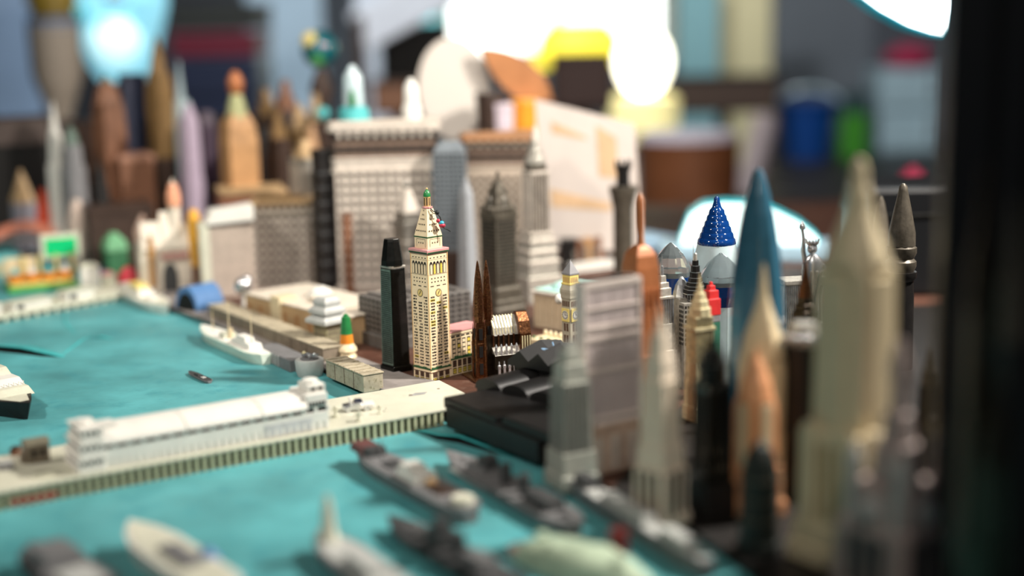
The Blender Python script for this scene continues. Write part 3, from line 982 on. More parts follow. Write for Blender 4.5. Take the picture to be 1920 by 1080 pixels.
# pavement curb stones and chips near the tower
for i, (px, py, a_, l_, m, lb) in enumerate(((748, 717, 28, .95, M_quay, 'thin grey curb strip between khaki warehouse and pier'), (730, 690, -30, .75, M_board, 'brown wooden strip in front of the gunmetal tower'))):
    q = G(px, py, LZ)
    tag(MB().cbox(0, 0, 0, l_ * 2, .35, .1).build('curb_strip', m, None, bev=.02, loc=(q.x, q.y, LZ), rz=R(-a_)), lb, 'strip')
for i, (px, py, m, lb) in enumerate(((771, 710, M_green, 'tiny green shrub at the left foot of the clock tower'), (760, 717, M_white, 'white paint chip lying left of the clock tower'))):
    q = G(px, py, LZ)
    tag(MB().ball((0, 0, .04), .16 if i == 0 else .08, 8, 5, .5).build('shrub' if i == 0 else 'paint_chip', m, None, True, loc=(q.x, q.y, LZ)), lb, 'plant' if i == 0 else 'chip')

# ------------------------------------------------------------------ pagoda tower, lighthouse, block city behind
b, h, k = stand(612, 557, 655)
pg = thing('stacked_tower', 'square moss-tinged tower with three flared silver upper decks', 'building model', b, R(38) - atan2(b.x, b.y))
u = 42 / k / 1.4
MB().stack([(0, u * .62), (h * .5, u * .62)]).build('moss_base', mat('mossy_stone', (140, 134, 104), .7, var=.3, scale=2, bump=.4), pg, bev=.03)
for j, (z, e) in enumerate(((.5, 1.0), (.68, .84), (.84, .62))):
    MB().stack([(h * z, u * e * .8), (h * (z + .03), u * e), (h * (z + .10), u * e), (h * (z + .17), u * e * .72)]).build('flared_deck', M_shipl, pg, bev=.05)
MB().stack([(h * .97, u * .3), (h * 1.0, u * .28)]).build('roof_box', M_verd_refl, pg)
ww = MB()
for j in range(5):
    for i in range(6):
        ww.box(-u * .5 + i * u * .18, -u * .5 + i * u * .18 + u * .1, -u * .64, -u * .6, h * (.05 + j * .085), h * (.1 + j * .085))
        ww.box(-u * .64, -u * .6, -u * .5 + i * u * .18, -u * .5 + i * u * .18 + u * .1, h * (.05 + j * .085), h * (.1 + j * .085))
ww.build('windows', M_wared, pg, stuff=True)

b, h, k = stand(648, 588, 674)
lh = thing('green_top_lighthouse', 'little cone lighthouse painted green, orange and cream', 'lighthouse model', b)
u = 19 / k
MB().stack([(0, u * .85), (h * .08, u * .95), (h * .12, u * .8), (h * .16, u * .8), (h * .2, u * 1.0), (h * .27, u * .95), (h * .32, u * .72), (h * .36, u * .68)], 20).build('cream_foot', mat('cream_glaze', (232, 214, 176), .3, var=.08, coat=.4), lh, smooth=True)
MB().stack([(h * .36, u * .68), (h * .56, u * .60)], 20).build('orange_band', M_orange, lh, smooth=True)
MB().stack([(h * .56, u * .61), (h * .84, u * .48), (h * .93, u * .42)], 20).build('green_band', M_green, lh, smooth=True)
MB().stack([(h * .93, u * .42), (h * .94, u * .26), (h * .97, u * .26), (h, u * .05)], 20).build('green_cap', M_green, lh, smooth=True)

# tan long hall behind the sheds
o, L_, az = frame_of((462, 600), (640, 652), LZ)
hl = thing('tan_long_hall', 'long tan wooden hall with pale flat roof and orange arches, behind the wharf shed', 'building model', (o.x, o.y, LZ), az)
hh = 2.0
MB().box(0, L_, 0, 5.5, 0, hh).build('walls', M_tan, hl, bev=.04)
M_roofp = mat('pale_chalk_roof', (206, 196, 180), .7, var=.12)
MB().box(-.1, L_ + .1, -.1, 5.6, hh, hh + .14).build('roof', M_roofp, hl, bev=.03)
for i in range(8):
    w1 = MB().prism([(-.22, 0), (.22, 0), (.22, .06), (-.22, .06)], .3, 1.4).build('arch', M_amber, hl, loc=(.6 + i * (L_ - 1.2) / 7, -.06, 0))
MB().box(L_ * .32, L_ * .42, -.3, 1.2, 0, hh + .5).build('portal', M_cream, hl, bev=.05)
MB().ball((L_ * .42, 3.2, hh + .14), 1.0, 18, 8, .8, 0).build('dome', M_white, hl, smooth=True)
MB().box(L_ * .5, L_ * .85, 1.5, 4.5, hh + .14, hh + .5).build('raised_roof', M_roofp, hl, bev=.05)
MB().box(L_ * .66, L_ * .98, 4.5, 7.0, 0, hh + .35).build('rear_wing', M_amber, hl, bev=.05)
MB().box(L_ * .65, L_ * .99, 4.4, 7.1, hh + .35, hh + .5).build('rear_roof', M_roofp, hl, bev=.05)
# silver ball ornament at its corner
b, h, k = stand(455, 520, 590)
sb = thing('silver_ball_post', 'small silver ball on a white post, before the pale striped block', 'ornament', b)
MB().stack([(0, .3), (h * .15, .3), (h * .2, .16), (h * .6, .14)], 12).build('post', M_white, sb, smooth=True)
MB().ball((0, 0, h * .78), h * .24, 14, 9).build('ball', M_silver, sb, smooth=True)
MB().ball((.25, .1, h * .9), h * .16, 12, 8).build('ball', M_silver, sb, smooth=True)
# grey ridged block behind the gunmetal tower
o, L_, az = frame_of((676, 640), (760, 672), LZ)
gb = thing('grey_market_block', 'low grey cast block of packed rooftops behind the gunmetal tower', 'building model', (o.x, o.y, LZ), az + R(4))
hh = 3.35
M_gbk = mat('lead_cast', (112, 108, 104), .5, .35, var=.2, scale=2, bump=.5)
MB().box(0, 4.0, 0, 6.8, 0, hh).build('body', M_gbk, gb, bev=.06)
MB().box(-.3, 4.3, -.3, 7.0, 0, .9).build('plinth', M_gbk, gb, bev=.06)
facade(gb, (0.1, 0, 1.0), 0, 3.8, hh - 1.1, 7, 6, M_blk, M_gbk, M_gbk, .06, .4, .4, True)
facade(gb, (4.0, 0.2, 1.0), R(90), 6.4, hh - 1.1, 11, 6, M_blk, M_gbk, M_gbk, .08, .5, .35, False)
for i in range(5):
    MB().box(.3, 3.7, -.3, .3, 0, .16).build('roof_ridge', M_gbk, gb, loc=(0, .8 + i * 1.3, hh), bev=.03)

# ------------------------------------------------------------------ the big slab hotels and towers behind
M_pane_dark = mat('black_pane', (30, 25, 22), .6, var=.2)  # near-black colour of the recessed panes


M_frz = mat('brown_frieze_stone', (120, 100, 86), .7, var=.2)


def wedge(name, label, xl, xr, yt, yb, rz, m_core, m_band, m_pier, m_pane, cols, rows, m_top, cornice=.12, depth=.5):
    """flatiron-shaped block: long front, prow at the left, heavy cornice"""
    b, h, k = stand((xl + xr) / 2, yt, yb)
    w_ = (xr - xl) / k
    a = R(rz) - atan2(b.x, b.y)
    t = thing(name, label, 'building model', b, a)
    d = w_ * depth
    hw_ = w_ / 2
    plan = [(-hw_, .3), (-hw_ + .3, 0), (hw_, 0), (hw_, d), (hw_ - .4, d)]
    MB().prism(plan, 0, h * .93).build('core', m_core, t)
    zb = h * .04
    facade(t, (-hw_ + .3, 0, zb), 0, w_ - .3, h * .70 - zb, cols, rows, m_pane, m_band, m_pier, .3, .46, .30, True)
    big = lambda e, z0, z1: MB().prism([(-hw_ - e, .3), (-hw_ + .3 - e * .5, -e), (hw_ + e, -e), (hw_ + e, d + e), (hw_ - .4, d + e)], z0, z1)
    big(.14, 0, zb).build('plinth', m_band, t, bev=.04)
    big(.16, h * .70, h * .72).build('belt_course', m_pier, t, bev=.03)
    big(.05, h * .72, h * .775).build('frieze', m_band, t, bev=.03)
    big(.14, h * .775, h * .79).build('belt_course', m_pier, t, bev=.03)
    facade(t, (-hw_ + .3, 0, h * .79), 0, w_ - .3, h * .13, cols, 2, m_pane, M_frz, m_core, .1, .4, .4, True)
    big(.22, h * .92, h * .94).build('cornice', m_core, t, bev=.03)
    big(.42, h * .94, h * (.94 + cornice * .4)).build('cornice', m_top, t, bev=.05)
    big(.25, h * (.94 + cornice * .4), h).build('parapet', m_top, t, bev=.05)
    fr = MB()
    for i in range(cols):
        fr.box(-hw_ + .3 + (i + .3) * (w_ - .3) / cols, -hw_ + .3 + (i + .7) * (w_ - .3) / cols, -.3, -.02, h * .905, h * .94)
    fr.build('brackets', m_pier, t, stuff=True)
    return t, b, h, k


wedge('wedge_skyscraper', 'broad pale stone wedge-shaped skyscraper with a heavy overhanging cornice', 622, 812, 226, 546, -3, M_stoned, M_stone, M_stone, M_pane_dark, 11, 12, M_stone)
wedge('copper_topped_wedge', 'smaller wedge-shaped skyscraper with a copper-brown cornice, behind the dark pyramid-topped tower', 868, 990, 248, 528, -6, M_stoned, M_stone2, M_stone2, M_pane_dark, 7, 12, mat('copper_brown_cornice', (168, 126, 92), .55, var=.15), .1)

# black tower left of the big wedge
t, h, s = tower('black_slab_tower', 'black slab tower with faint bands, left of the pale wedge skyscraper', (606, 280), 545, 58,
                [('body', M_blk, [(0, .8), (.96, .78), (.96, .84), (1, .84)], 4)], 20)
for i in range(8):
    MB().stack([(h * (.1 + i * .105), s * .41), (h * (.115 + i * .105), s * .41)]).build('floor_band', M_shipd, t)
t, h, s = tower('rust_slab', 'narrow rust-brown slab between the black tower and the pale wedge', (650, 400), 548, 20, [('body', M_brown, [(0, 1), (.94, 1), (.94, 1.06), (1, 1.06)], 4)], 10)

# grey gridded hotel and white topped block
b, h, k = stand(527, 376, 537)
t = thing('grid_hotel', 'grey cast hotel block with deep window grid and olive flat roof', 'building model', b, R(-4) - atan2(b.x, b.y))
w_ = 106 / k
MB().box(-w_ / 2, w_ / 2, 0, w_ * .62, 0, h * .97).build('core', M_stoned, t)
facade(t, (-w_ / 2, 0, 0), 0, w_, h * .84, 7, 8, M_pane_dark, M_stone, M_stone2, .3, .42, .32, True)
facade(t, (-w_ / 2, 0, h * .86), 0, w_, h * .1, 8, 1, M_stoned, M_stone2, M_stone2, .1, .3, .5, True)
MB().box(-w_ / 2 - .15, w_ / 2 + .15, -.22, w_ * .64, h * .84, h * .865).build('belt_course', M_antsilver, t, bev=.03)
MB().box(-w_ / 2 - .2, w_ / 2 + .2, -.3, w_ * .66, h * .955, h).build('roof', M_tan, t, bev=.05)
MB().box(-w_ / 2 + .3, w_ / 2 - .6, .8, w_ * .5, h, h + .25).build('roof_plate', M_olive, t, bev=.05)

b, h, k = stand(430, 386, 556)
t = thing('white_topped_block', 'striped taupe block with white side and thick white sloping top', 'building model', b, R(6) - atan2(b.x, b.y))
w_ = 80 / k
M_tau = mat('taupe_stripe', (182, 168, 156), .6, var=.12, scale=1.2)
MB().box(-w_ / 2, w_ / 2, 0, w_ * .6, 0, h * .8).build('core', M_tau, t)
facade(t, (-w_ / 2, 0, .3), 0, w_, h * .78, 14, 22, M_stone2, M_tau, M_tau, .05, .5, .45, False)
MB().box(-w_ / 2 - .75, -w_ / 2 + .02, -.12, w_ * .6, 0, h * .82).build('white_side', M_whitey, t, bev=.05)
MB().loft([[(-w_ / 2 - .3, y, h * .80), (w_ / 2 + .15, y, h * .83), (w_ / 2 + .15, y, h * 1.0), (-w_ / 2 + .2, y, h * .95)] for y in (-.3, w_ * .62)]).build('white_top', M_white, t, bev=.08)
MB().box(-w_ / 2 - .1, w_ / 2 + .1, -.16, w_ * .61, h * .785, h * .81).build('dark_joint', M_stoned, t)

# pale statue-topped tower, between
t, h, s = tower('white_grey_setback_tower', 'mottled white-grey setback tower rising behind the grey grid hotel', (570, 262), 520, 66, [('shaft', M_antsilver, [(0, 1), (.45, .98), (.45, .9), (.84, .86), (.84, .92), (.87, .92)], 4), ('tan_top', M_tan, [(.87, .66), (.93, .6), (.93, .4), (1, .3)], 4)], 25)
ribs(t, h * .46, h * .83, s * .44, 4, M_stone2, .08)
# grey pyramid tower behind the bevelled tower
t, h, s = tower('grey_pyramid_tower', 'dusty grey-green tower with a pale pyramid roof, just behind the slim gunmetal tower', (762, 338), 556, 62,
                [('shaft', M_pewter, [(0, 1.08), (.1, 1.08), (.1, .95), (.60, .93), (.60, 1.02), (.66, 1.02)], 4), ('upper_stage', M_pewter, [(.66, .8), (.72, .8), (.72, .86), (.735, .86)], 4),
                 ('pyramid_roof', M_stone, [(.735, .74), (.93, .24)], 4), ('lantern', M_pewter, [(.93, .2), (.97, .2), (1.0, .08)], 8)], 33)
for i in range(4):
    MB().stack([(h * (.14 + i * .115), s * .475), (h * (.15 + i * .115), s * .475)]).build('floor_band', M_stone, t)
# slate grid tower
b, h, k = stand(843, 264, 545)
t = thing('slate_grid_tower', 'slate-grey tower with rounded shoulders and fine window grid', 'building model', b, R(-8) - atan2(b.x, b.y))
w_ = 58 / k
MB().stack([(0, w_ * .5, w_ * .4), (h * .93, w_ * .49, w_ * .4), (h * .97, w_ * .4, w_ * .33), (h, w_ * .3, w_ * .25)]).build('body', M_slate, t, bev=.06)
facade(t, (-w_ / 2, -w_ * .4, h * .3), 0, w_, h * .62, 7, 20, M_blk, M_slate, M_slate, .07, .5, .4, True)
MB().box(-w_ * .5, w_ * .5, -w_ * .43, -w_ * .3, 0, h * .28).build('dark_foot', M_brownd, t)
# grey obelisk
M_obel = mat('blue_grey_obelisk', (150, 154, 158), .5, var=.12)
t, h, s = tower('pale_obelisk', 'slender pale blue-grey obelisk in front of the slate tower', (873, 330), 566, 44,
                [('base', M_obel, [(0, 1.2), (.06, 1.2), (.06, .95)], 4), ('shaft', M_obel, [(.06, .9), (.86, .6)], 4), ('tip', M_obel, [(.86, .6), (1, .04)], 4)], 45)
# dark pyramid-topped tower
b_, h_, k_ = stand(932, 318, 592)
t, h, s = tower('dark_gothic_tower', 'dark pewter gothic tower with flared steps and a sculpted pyramid top', (932, 318), 592, 100,
                [('base', M_pewterd, [(0, 1.0), (.07, 1.0), (.085, .92), (.12, .92), (.13, .84), (.2, .82), (.215, .72)], 4), ('shaft', M_pewterd, [(.21, .68), (.68, .66), (.68, .72), (.705, .72)], 4),
                 ('crown', M_pewterd, [(.70, .66), (.75, .6), (.75, .52), (.80, .46), (.80, .42), (.86, .34), (.86, .28), (.92, .16)], 4)], 38)
MB().tube([(0, 0, h * .9), (.02, 0, h * .955), (.06, 0, h * .99)], [.13, .16, .1], 8).build('figure', M_pewterd, t, smooth=True)
for i in range(4):
    for c in (-1, 1):
        MB().stack([(h * .70, s * .05), (h * .745, s * .045), (h * .765, .01)], 8, (-.75 + i * .5) * s * .32, c * s * .33).build('pinnacle', M_pewterd, t)
        MB().stack([(h * .70, s * .05), (h * .745, s * .045), (h * .765, .01)], 8, c * s * .33, (-.75 + i * .5) * s * .32).build('pinnacle', M_pewterd, t)
    MB().stack([(h * (.725 + .0), s * .05), (h * .81, s * .04), (h * .83, .01)], 8, (-1, 1, 0, 0)[i] * s * .24, (0, 0, -1, 1)[i] * s * .24).build('dormer', M_pewter, t)
ww = MB()
for j in range(18):
    z = h * (.23 + j * .0245)
    for i in range(7):
        u = -.28 + i * .08
        ww.box(u * s, (u + .05) * s, -s * .345, -s * .32, z, z + h * .013)
        ww.box(-s * .345, -s * .32, u * s, (u + .05) * s, z, z + h * .013)
ww.build('windows', M_blk, t, stuff=True)
# silver ribbed tower with long mast
t, h, s = tower('silver_ribbed_tower', 'tall antique-silver ribbed skyscraper with stepped top, behind the dark gothic tower', (1002, 234), 562, 96,
                [('base', M_antsilver, [(0, 1.0), (.13, 1.0), (.13, 1.06), (.15, 1.06), (.15, .88), (.24, .88), (.24, .8), (.3, .8), (.3, .72), (.36, .7), (.36, .62), (.4, .62)], 4),
                 ('shaft', M_pewterd, [(.39, .53), (.74, .51), (.74, .45), (.78, .45)], 4),
                 ('crown', M_antsilver, [(.78, .4), (.82, .38), (.82, .3), (.86, .28), (.86, .22), (.92, .16)], 8), ('mast', M_stone, [(.91, .14), (.96, .10), (1, .02)], 8)], 28)
ribs(t, h * .4, h * .73, s * .26, 6, M_stone, .09, .4)
for i in range(6):
    e = (1.01, .89, .81, .73, .63, .54)[i]
    z = (.12, .225, .285, .345, .385, .73)[i]
    MB().stack([(h * z, s * e * .5 + .05), (h * (z + .014), s * e * .5 + .05)]).build('setback_band', M_stone, t, bev=.02)
# dark castle column
t, h, s = tower('dark_castle_column', 'dark iron column tower with a flared crenellated crown', (1168, 300), 540, 52,
                [('foot', M_blk, [(0, 1.0), (.08, .95)], 16), ('shaft', M_pewterd, [(.08, .72), (.62, .72), (.72, .9), (.76, 1.0), (.80, 1.0), (.80, .9)], 16),
                 ('neck', M_blk, [(.79, .6), (.80, .48), (.9, .46), (.95, .62), (.965, .62)], 16)], 0)
for i in range(7):
    an = 2 * pi * i / 7
    MB().cbox(0, 0, 0, .2, .14, h * .035).build('merlon', M_blk, t, loc=(cos(an) * s * .27, sin(an) * s * .27, h * .963), rz=an + pi / 2)

# little white model stage between
o, L_, az = frame_of((1078, 512), (1150, 503), LZ)
t = thing('white_diorama', 'small white plinth with brown arches and grey figures, before the pale card', 'diorama', (o.x, o.y, LZ), az)
MB().box(-.4, L_ + .2, 0, 3, 0, .8).build('plinth', M_white, t, bev=.06)
for i in range(3):
    MB().loft([[(.3 + i * 1.15 + .55 + cos(pi * j / 8) * .5, y, .8 + 1.6 + sin(pi * j / 8) * .5) for j in range(9)] + [(.35 + i * 1.15, y, .8), (1.35 + i * 1.15, y, .8)] for y in (.8, 1.3)]).build('arch', (M_brown, M_amber, M_brown)[i], t)
    MB().stack([(.8, .22), (1.9, .2), (2.1, .1), (2.4, .16), (2.6, .05)], 10, .3 + i * 1.1, .5).build('figure', M_pewter, t, smooth=True)
tag(MB().cbox(0, 0, 0, 1.5, 1.5, 2.9).build('black_box', M_blk, None, bev=.06, loc=(lambda q: (q.x, q.y, LZ))(G(1066, 508, LZ))), 'small black box at the edge of the white diorama', 'box')

# tan museum with patina roof, and the yellow banded clock tower before it
o, L_, az = frame_of((1001, 612), (1062, 632), LZ)
t = thing('patina_roof_hall', 'tan stone hall with pale turquoise patina roof, right of the bronze cathedral', 'building model', (o.x, o.y, LZ), az + R(16))
M_hall = mat('tan_stone_hall', (196, 178, 150), .65, var=.12, scale=1.4, bump=.2)
LL = 5.2
MB().box(0, LL, 0, 4.6, 0, 2.5).build('walls', M_hall, t, bev=.04)
for i in range(9):
    MB().box(-.09, .09, -.1, 0, .4, 2.2).build('pilaster', M_hall, t, loc=(.3 + i * .58, 0, 0), bev=.02)
MB().box(-.15, LL + .15, -.18, 4.8, 2.5, 2.68).build('cornice', M_stone, t, bev=.03)
MB().box(.1, LL - .1, .1, 4.5, 2.68, 2.82).build('roof', M_patina, t, bev=.03)
MB().ball((1.6, 1.6, 2.8), .95, 16, 8, .55, 0).build('dome', M_patina, t, smooth=True)
MB().ball((3.9, 2.0, 2.8), 1.25, 16, 8, .45, 0).build('dome', M_patina, t, smooth=True)
tag(MB().ball((0, 0, 0), .27, 12, 8, 1.25).build('white_bead', M_white, None, True, loc=tuple(W(1048, 561, G(1068, 690).y - .1))), 'white egg-shaped bead beside the yellow-banded clock tower', 'bead')

b, h, k = stand(1069, 486, 692)
t = thing('yellow_banded_clock_tower', 'beige clock tower with yellow lantern band and grey pyramid cap', 'building model', b, R(42) - atan2(b.x, b.y))
M_beige = mat('beige_grey_cast', (170, 164, 146), .6, var=.12, scale=2, bump=.3)
u = 34 / k / 1.41 / 2
zz = lambda y: (692 - y) / 206 * h
MB().stack([(0, u * 1.1), (zz(640), u), (zz(560), u), (zz(556), u * 1.12), (zz(552), u * 1.12), (zz(545), u * 1.2), (zz(541), u * 1.2), (zz(532), u * .95)]).build('shaft', M_beige, t, bev=.02)
MB().stack([(zz(532), u * 1.02), (zz(529), u * 1.02), (zz(529), u * .88), (zz(515), u * .88), (zz(514), u * .96)]).build('yellow_lantern', M_lemon, t, bev=.01)
MB().stack([(zz(514), u * .96), (zz(511), u * .96), (zz(489), u * .08), (zz(486), u * .03)]).build('cap_roof', M_greystone, t, bev=.015)
for fx in (0, 1):
    for i in range(4):
        x = (-.66 + i * .36) * u
        (MB().box(x, x + .16 * u, -u * .91, -u * .86, zz(528), zz(518)) if fx == 0 else MB().box(-u * .91, -u * .86, x, x + .16 * u, zz(528), zz(518))).build('lantern_slit', M_amber, t)
for rzz in (0, -pi / 2):
    ck = MB().box(-u * .82, u * .82, -u * 1.18, -u * 1.0, zz(600), zz(576)).build('clock_panel', M_lemon, t, rz=rzz)
    f = MB().loft([[(cos(2 * pi * i / 20) * u * .7, y, zz(588) + sin(2 * pi * i / 20) * u * .7) for i in range(20)] for y in (-u * 1.19, -u * 1.21)]).build('clock_face', M_white, ck)
    hd = MB()
    for i in range(12):
        an = 2 * pi * i / 12
        hd.box(cos(an) * u * .54 - .03, cos(an) * u * .54 + .03, -u * 1.23, -u * 1.21, zz(588) + sin(an) * u * .54 - .04, zz(588) + sin(an) * u * .54 + .04)
    hd.box(-.02, .02, -u * 1.23, -u * 1.21, zz(588), zz(588) + u * .4)
    hd.box(0, u * .35, -u * 1.23, -u * 1.21, zz(588) - .02, zz(588) + .02)
    hd.build('clock_hands', M_ink, ck)
    for j in range(3):
        for i in range(2):
            MB().box(-u * .5 + i * u * .6, -u * .1 + i * u * .6, -u * 1.03, -u * .98, zz(640) + j * .75, zz(640) + j * .75 + .5).build('window', M_inkb, t, rz=rzz)
    for i in range(4):
        MB().box((-.75 + i * .42) * u, (-.5 + i * .42) * u, -u * 1.05, -u * .98, zz(572), zz(562)).build('window', M_inkb, t, rz=rzz)

# cream crenellated base
o, L_, az = frame_of((988, 654), (1052, 668), LZ)
t = thing('crenellated_base', 'cream base board edged with round knobs and tiny shrubs', 'base', (o.x, o.y, LZ), az)
MB().box(0, L_ + .8, 0, 1.8, 0, .75).build('slab', M_cream, t, bev=.04)
for i in range(6):
    MB().stack([(.75, .13), (.9, .15), (1.05, .12), (1.12, .03)], 10, .25 + i * .48, 1.55).build('knob', M_cream, t, smooth=True)
for i in range(4):
    MB().ball((.3 + i * .7, .4, .8), .14, 8, 6).build('shrub', mat('dull_green', (84, 104, 70), .7, var=.2), t, smooth=True)
q = G(1040, 656, 3.42)
tag(MB().tube([(-1.0, .35, 0), (0, .0, -.05), (1.1, -.1, -.02)], .09, 6).tube([(0, 0, -.05), (-.12, .1, .45)], .05, 6).build('blue_plastic_strip', mat('pale_blue_strip', (150, 190, 226), .3), None, True, loc=(q.x, q.y, 3.42)), 'pale blue forked plastic strip lying on the zigzag black roof', 'strip')

# ------------------------------------------------------------------ nearer row along the shore
t, h, s = tower('slim_grey_tower', 'slim grey-green setback tower with navy side, at the shoreline', (1068, 634), 908, 98,
                [('base', mat('grey_green_cast', (160, 162, 152), .6, var=.15, scale=2, bump=.3), [(0, 1.06), (.09, 1.06), (.1, .98), (.25, .95)], 4), ('shaft', mat('grey_green_cast', (160, 162, 152), .6, var=.15, scale=2, bump=.3), [(.22, .84), (.72, .76), (.72, .66), (.84, .6), (.84, .46), (.92, .4), (.92, .26), (.97, .2)], 4),
                 ('finial', M_greystone, [(.96, .1), (1, .02)], 8)], 28)
MB().box(s * .425, s * .435, -s * .3, s * .3, h * .25, h * .7).build('navy_panel', M_navy, t)  # navy panel over one face of the shaft
ww = MB()
for j in range(20):
    for i in range(6):
        z = h * (.25 + j * .0232)
        e = .42 - .04 * j / 20
        u = -.36 + i * .125
        ww.box(u * s, (u + .07) * s, -e * s - .025, -e * s + .02, z, z + h * .014)
        ww.box(e * s - .02, e * s + .025, u * s, (u + .07) * s, z, z + h * .014)
        ww.box(-e * s - .025, -e * s + .02, u * s, (u + .07) * s, z, z + h * .014)
ww.build('windows', M_shipd, t, stuff=True)

b, h, k = stand(1148, 524, 884)
t = thing('mauve_banded_slab', 'broad mauve-grey slab tower with pale horizontal bands on a tan marble foot', 'building model', b, R(38) - atan2(b.x, b.y))
w_ = 128 / k
MB().box(-w_ / 2, w_ / 2, 0, w_ * .26, h * .26, h).build('body', M_mauve, t, bev=.05)
MB().box(-w_ * .54, w_ * .54, -.15, w_ * .3, 0, h * .26).build('marble_foot', M_marble, t, bev=.08)
for i, (z, e) in enumerate(((.25, .025), (.29, .02), (.53, .022), (.70, .02), (.755, .022), (.86, .01))):
    MB().box(-w_ / 2 - .06, w_ / 2 + .06, -.09, w_ * .28, h * z, h * (z + e)).build('band', M_mauvel, t, bev=.02)
for x in (-1, 1):
    MB().box(x * w_ / 2 - .09, x * w_ / 2 + .09, -.08, w_ * .2, h * .26, h * .995).build('edge_pier', M_mauvel, t, bev=.03)
MB().box(-w_ / 2 - .05, w_ / 2 + .05, -.07, w_ * .27, h * .965, h * 1.0).build('roof_band', M_mauvel, t, bev=.03)
for i in range(3):
    MB().box(-.02, .02, -.02, .02, h * .3, h * .95).build('mullion', M_mauve, t, loc=(-w_ / 2 + (i + 1) * w_ / 4, 0, 0))
for i in range(3):
    MB().box(-.35, .35, -.2, -.1, .2, h * .2).build('marble_panel', M_tau, t, loc=(-w_ * .32 + i * w_ * .32, 0, 0), bev=.04)

M_grw = mat('warm_white_plastic', (216, 202, 182), .5, var=.08)
t, h, s = tower('warm_white_spire_tower', 'warm white setback tower with arched dark foot, before the mauve slab', (1238, 566), 978, 112,
                [('foot', M_grw, [(0, 1.02), (.05, 1.02), (.05, .92), (.26, .9), (.26, .8), (.36, .76)], 4), ('shaft', M_grw, [(.34, .68), (.66, .64), (.66, .56), (.76, .5), (.76, .42), (.86, .32), (.86, .22), (.93, .14)], 4),
                 ('mast', M_grw, [(.92, .08), (1, .02)], 8)], 51)
for rzz in (0, -pi / 2):
    for i in range(3):
        MB().box((-.32 + i * .26) * s, (-.2 + i * .26) * s, -s * .475, -s * .44, h * .04, h * .25).build('dark_arch', M_blk, t, rz=rzz)
    for i in range(4):
        MB().box((-.3 + i * .17) * s, (-.23 + i * .17) * s, -s * .35, -s * .31, h * .36, h * .66).build('rib', M_grw, t, rz=rzz, bev=.02)

t, h, s = tower('copper_setback_tower', 'copper-coloured setback tower with thick round mast', (1200, 362), 812, 118,
                [('base', M_copper, [(0, 1), (.12, 1), (.12, .9), (.35, .86)], 4), ('shaft', M_copper, [(.33, .8), (.54, .72), (.54, .66), (.70, .58), (.75, .5), (.775, .36), (.79, .2)], 4),
                 ('mast', M_copper, [(.78, .15), (.82, .11), (.88, .14), (.965, .14), (.985, .1), (1, .02)], 14)], 34)
for rzz in (0, -pi / 2):
    for i in range(4):
        MB().box((-.27 + i * .16) * s, (-.21 + i * .16) * s, -s * .38, -s * .34, h * .36, h * .62).build('rib', M_copper, t, rz=rzz, bev=.02)

# ------------------------------------------------------------------ crowded right-hand cluster
# black tower with silver lines
b, h, k = stand(1304, 474, 722)
t = thing('black_silver_lined_tower', 'black metal skyscraper with silver lines, stepped crown and twin antennas', 'building model', b, R(30) - atan2(b.x, b.y))
u = 50 / k / 1.37 / 2
zz = lambda y: (722 - y) / 248 * h
MB().stack([(0, u * 1.5), (zz(690), u * 1.5), (zz(690), u * 1.25), (zz(640), u * 1.2), (zz(640), u), (zz(548), u)]).build('shaft', M_blk, t, bev=.02)
for j, (y0, y1, e) in enumerate(((548, 541, 1.2), (541, 535, 1.02), (535, 528, .86), (528, 520, .70), (520, 510, .55), (510, 498, .42), (498, 488, .3))):
    MB().stack([(zz(y0), u * e), (zz(y1), u * e * .95)], 8).build('crown_step', M_blk, t)
    MB().stack([(zz(y0) - .02, u * e * 1.05), (zz(y0) + .03, u * e * 1.05)], 8).build('silver_line', M_silver, t)
MB().stack([(zz(488), u * .17), (zz(476), u * .14), (zz(474), .03)], 8).build('antenna', M_antsilver, t)
MB().stack([(zz(488), .03), (zz(458), .015)], 6, -u * .28, -u * .05).build('antenna', M_antsilver, t)
for rzz in (0, -pi / 2):
    for i in range(4):
        MB().box((-.78 + i * .5) * u, (-.70 + i * .5) * u, -u * 1.03, -u * .98, zz(640), zz(550)).build('silver_line', M_silver, t, rz=rzz)
    for i in range(8):
        MB().box(-u, u, -u * 1.02, -u * .98, zz(640 - i * 11.5), zz(639 - i * 11.5)).build('silver_line', M_silver, t, rz=rzz)
for y in (-1.0, 1.0):
    MB().stack([(0, u * .55), (zz(562 if y < 0 else 556), u * .55)], 4, -u * 1.35, y * u * .5).build('side_wing', M_antsilver, t, bev=.02)
MB().stack([(zz(556), u * .9), (zz(534), u * .6), (zz(520), u * .1)], 8, -u * .9, u * 1.2).build('rear_roof', M_silver, t)
ww = MB()
for j in range(9):
    for i in range(3):
        ww.box(-u * 1.92, -u * 1.88, (-.9 + i * .3) * u, (-.72 + i * .3) * u, zz(640 - j * 8.5), zz(635 - j * 8.5))
        ww.box((-1.78 + i * .3) * u, (-1.6 + i * .3) * u, -u * 1.07, -u * 1.04, zz(640 - j * 8.5), zz(635 - j * 8.5))
ww.build('windows', M_blk, t, stuff=True)

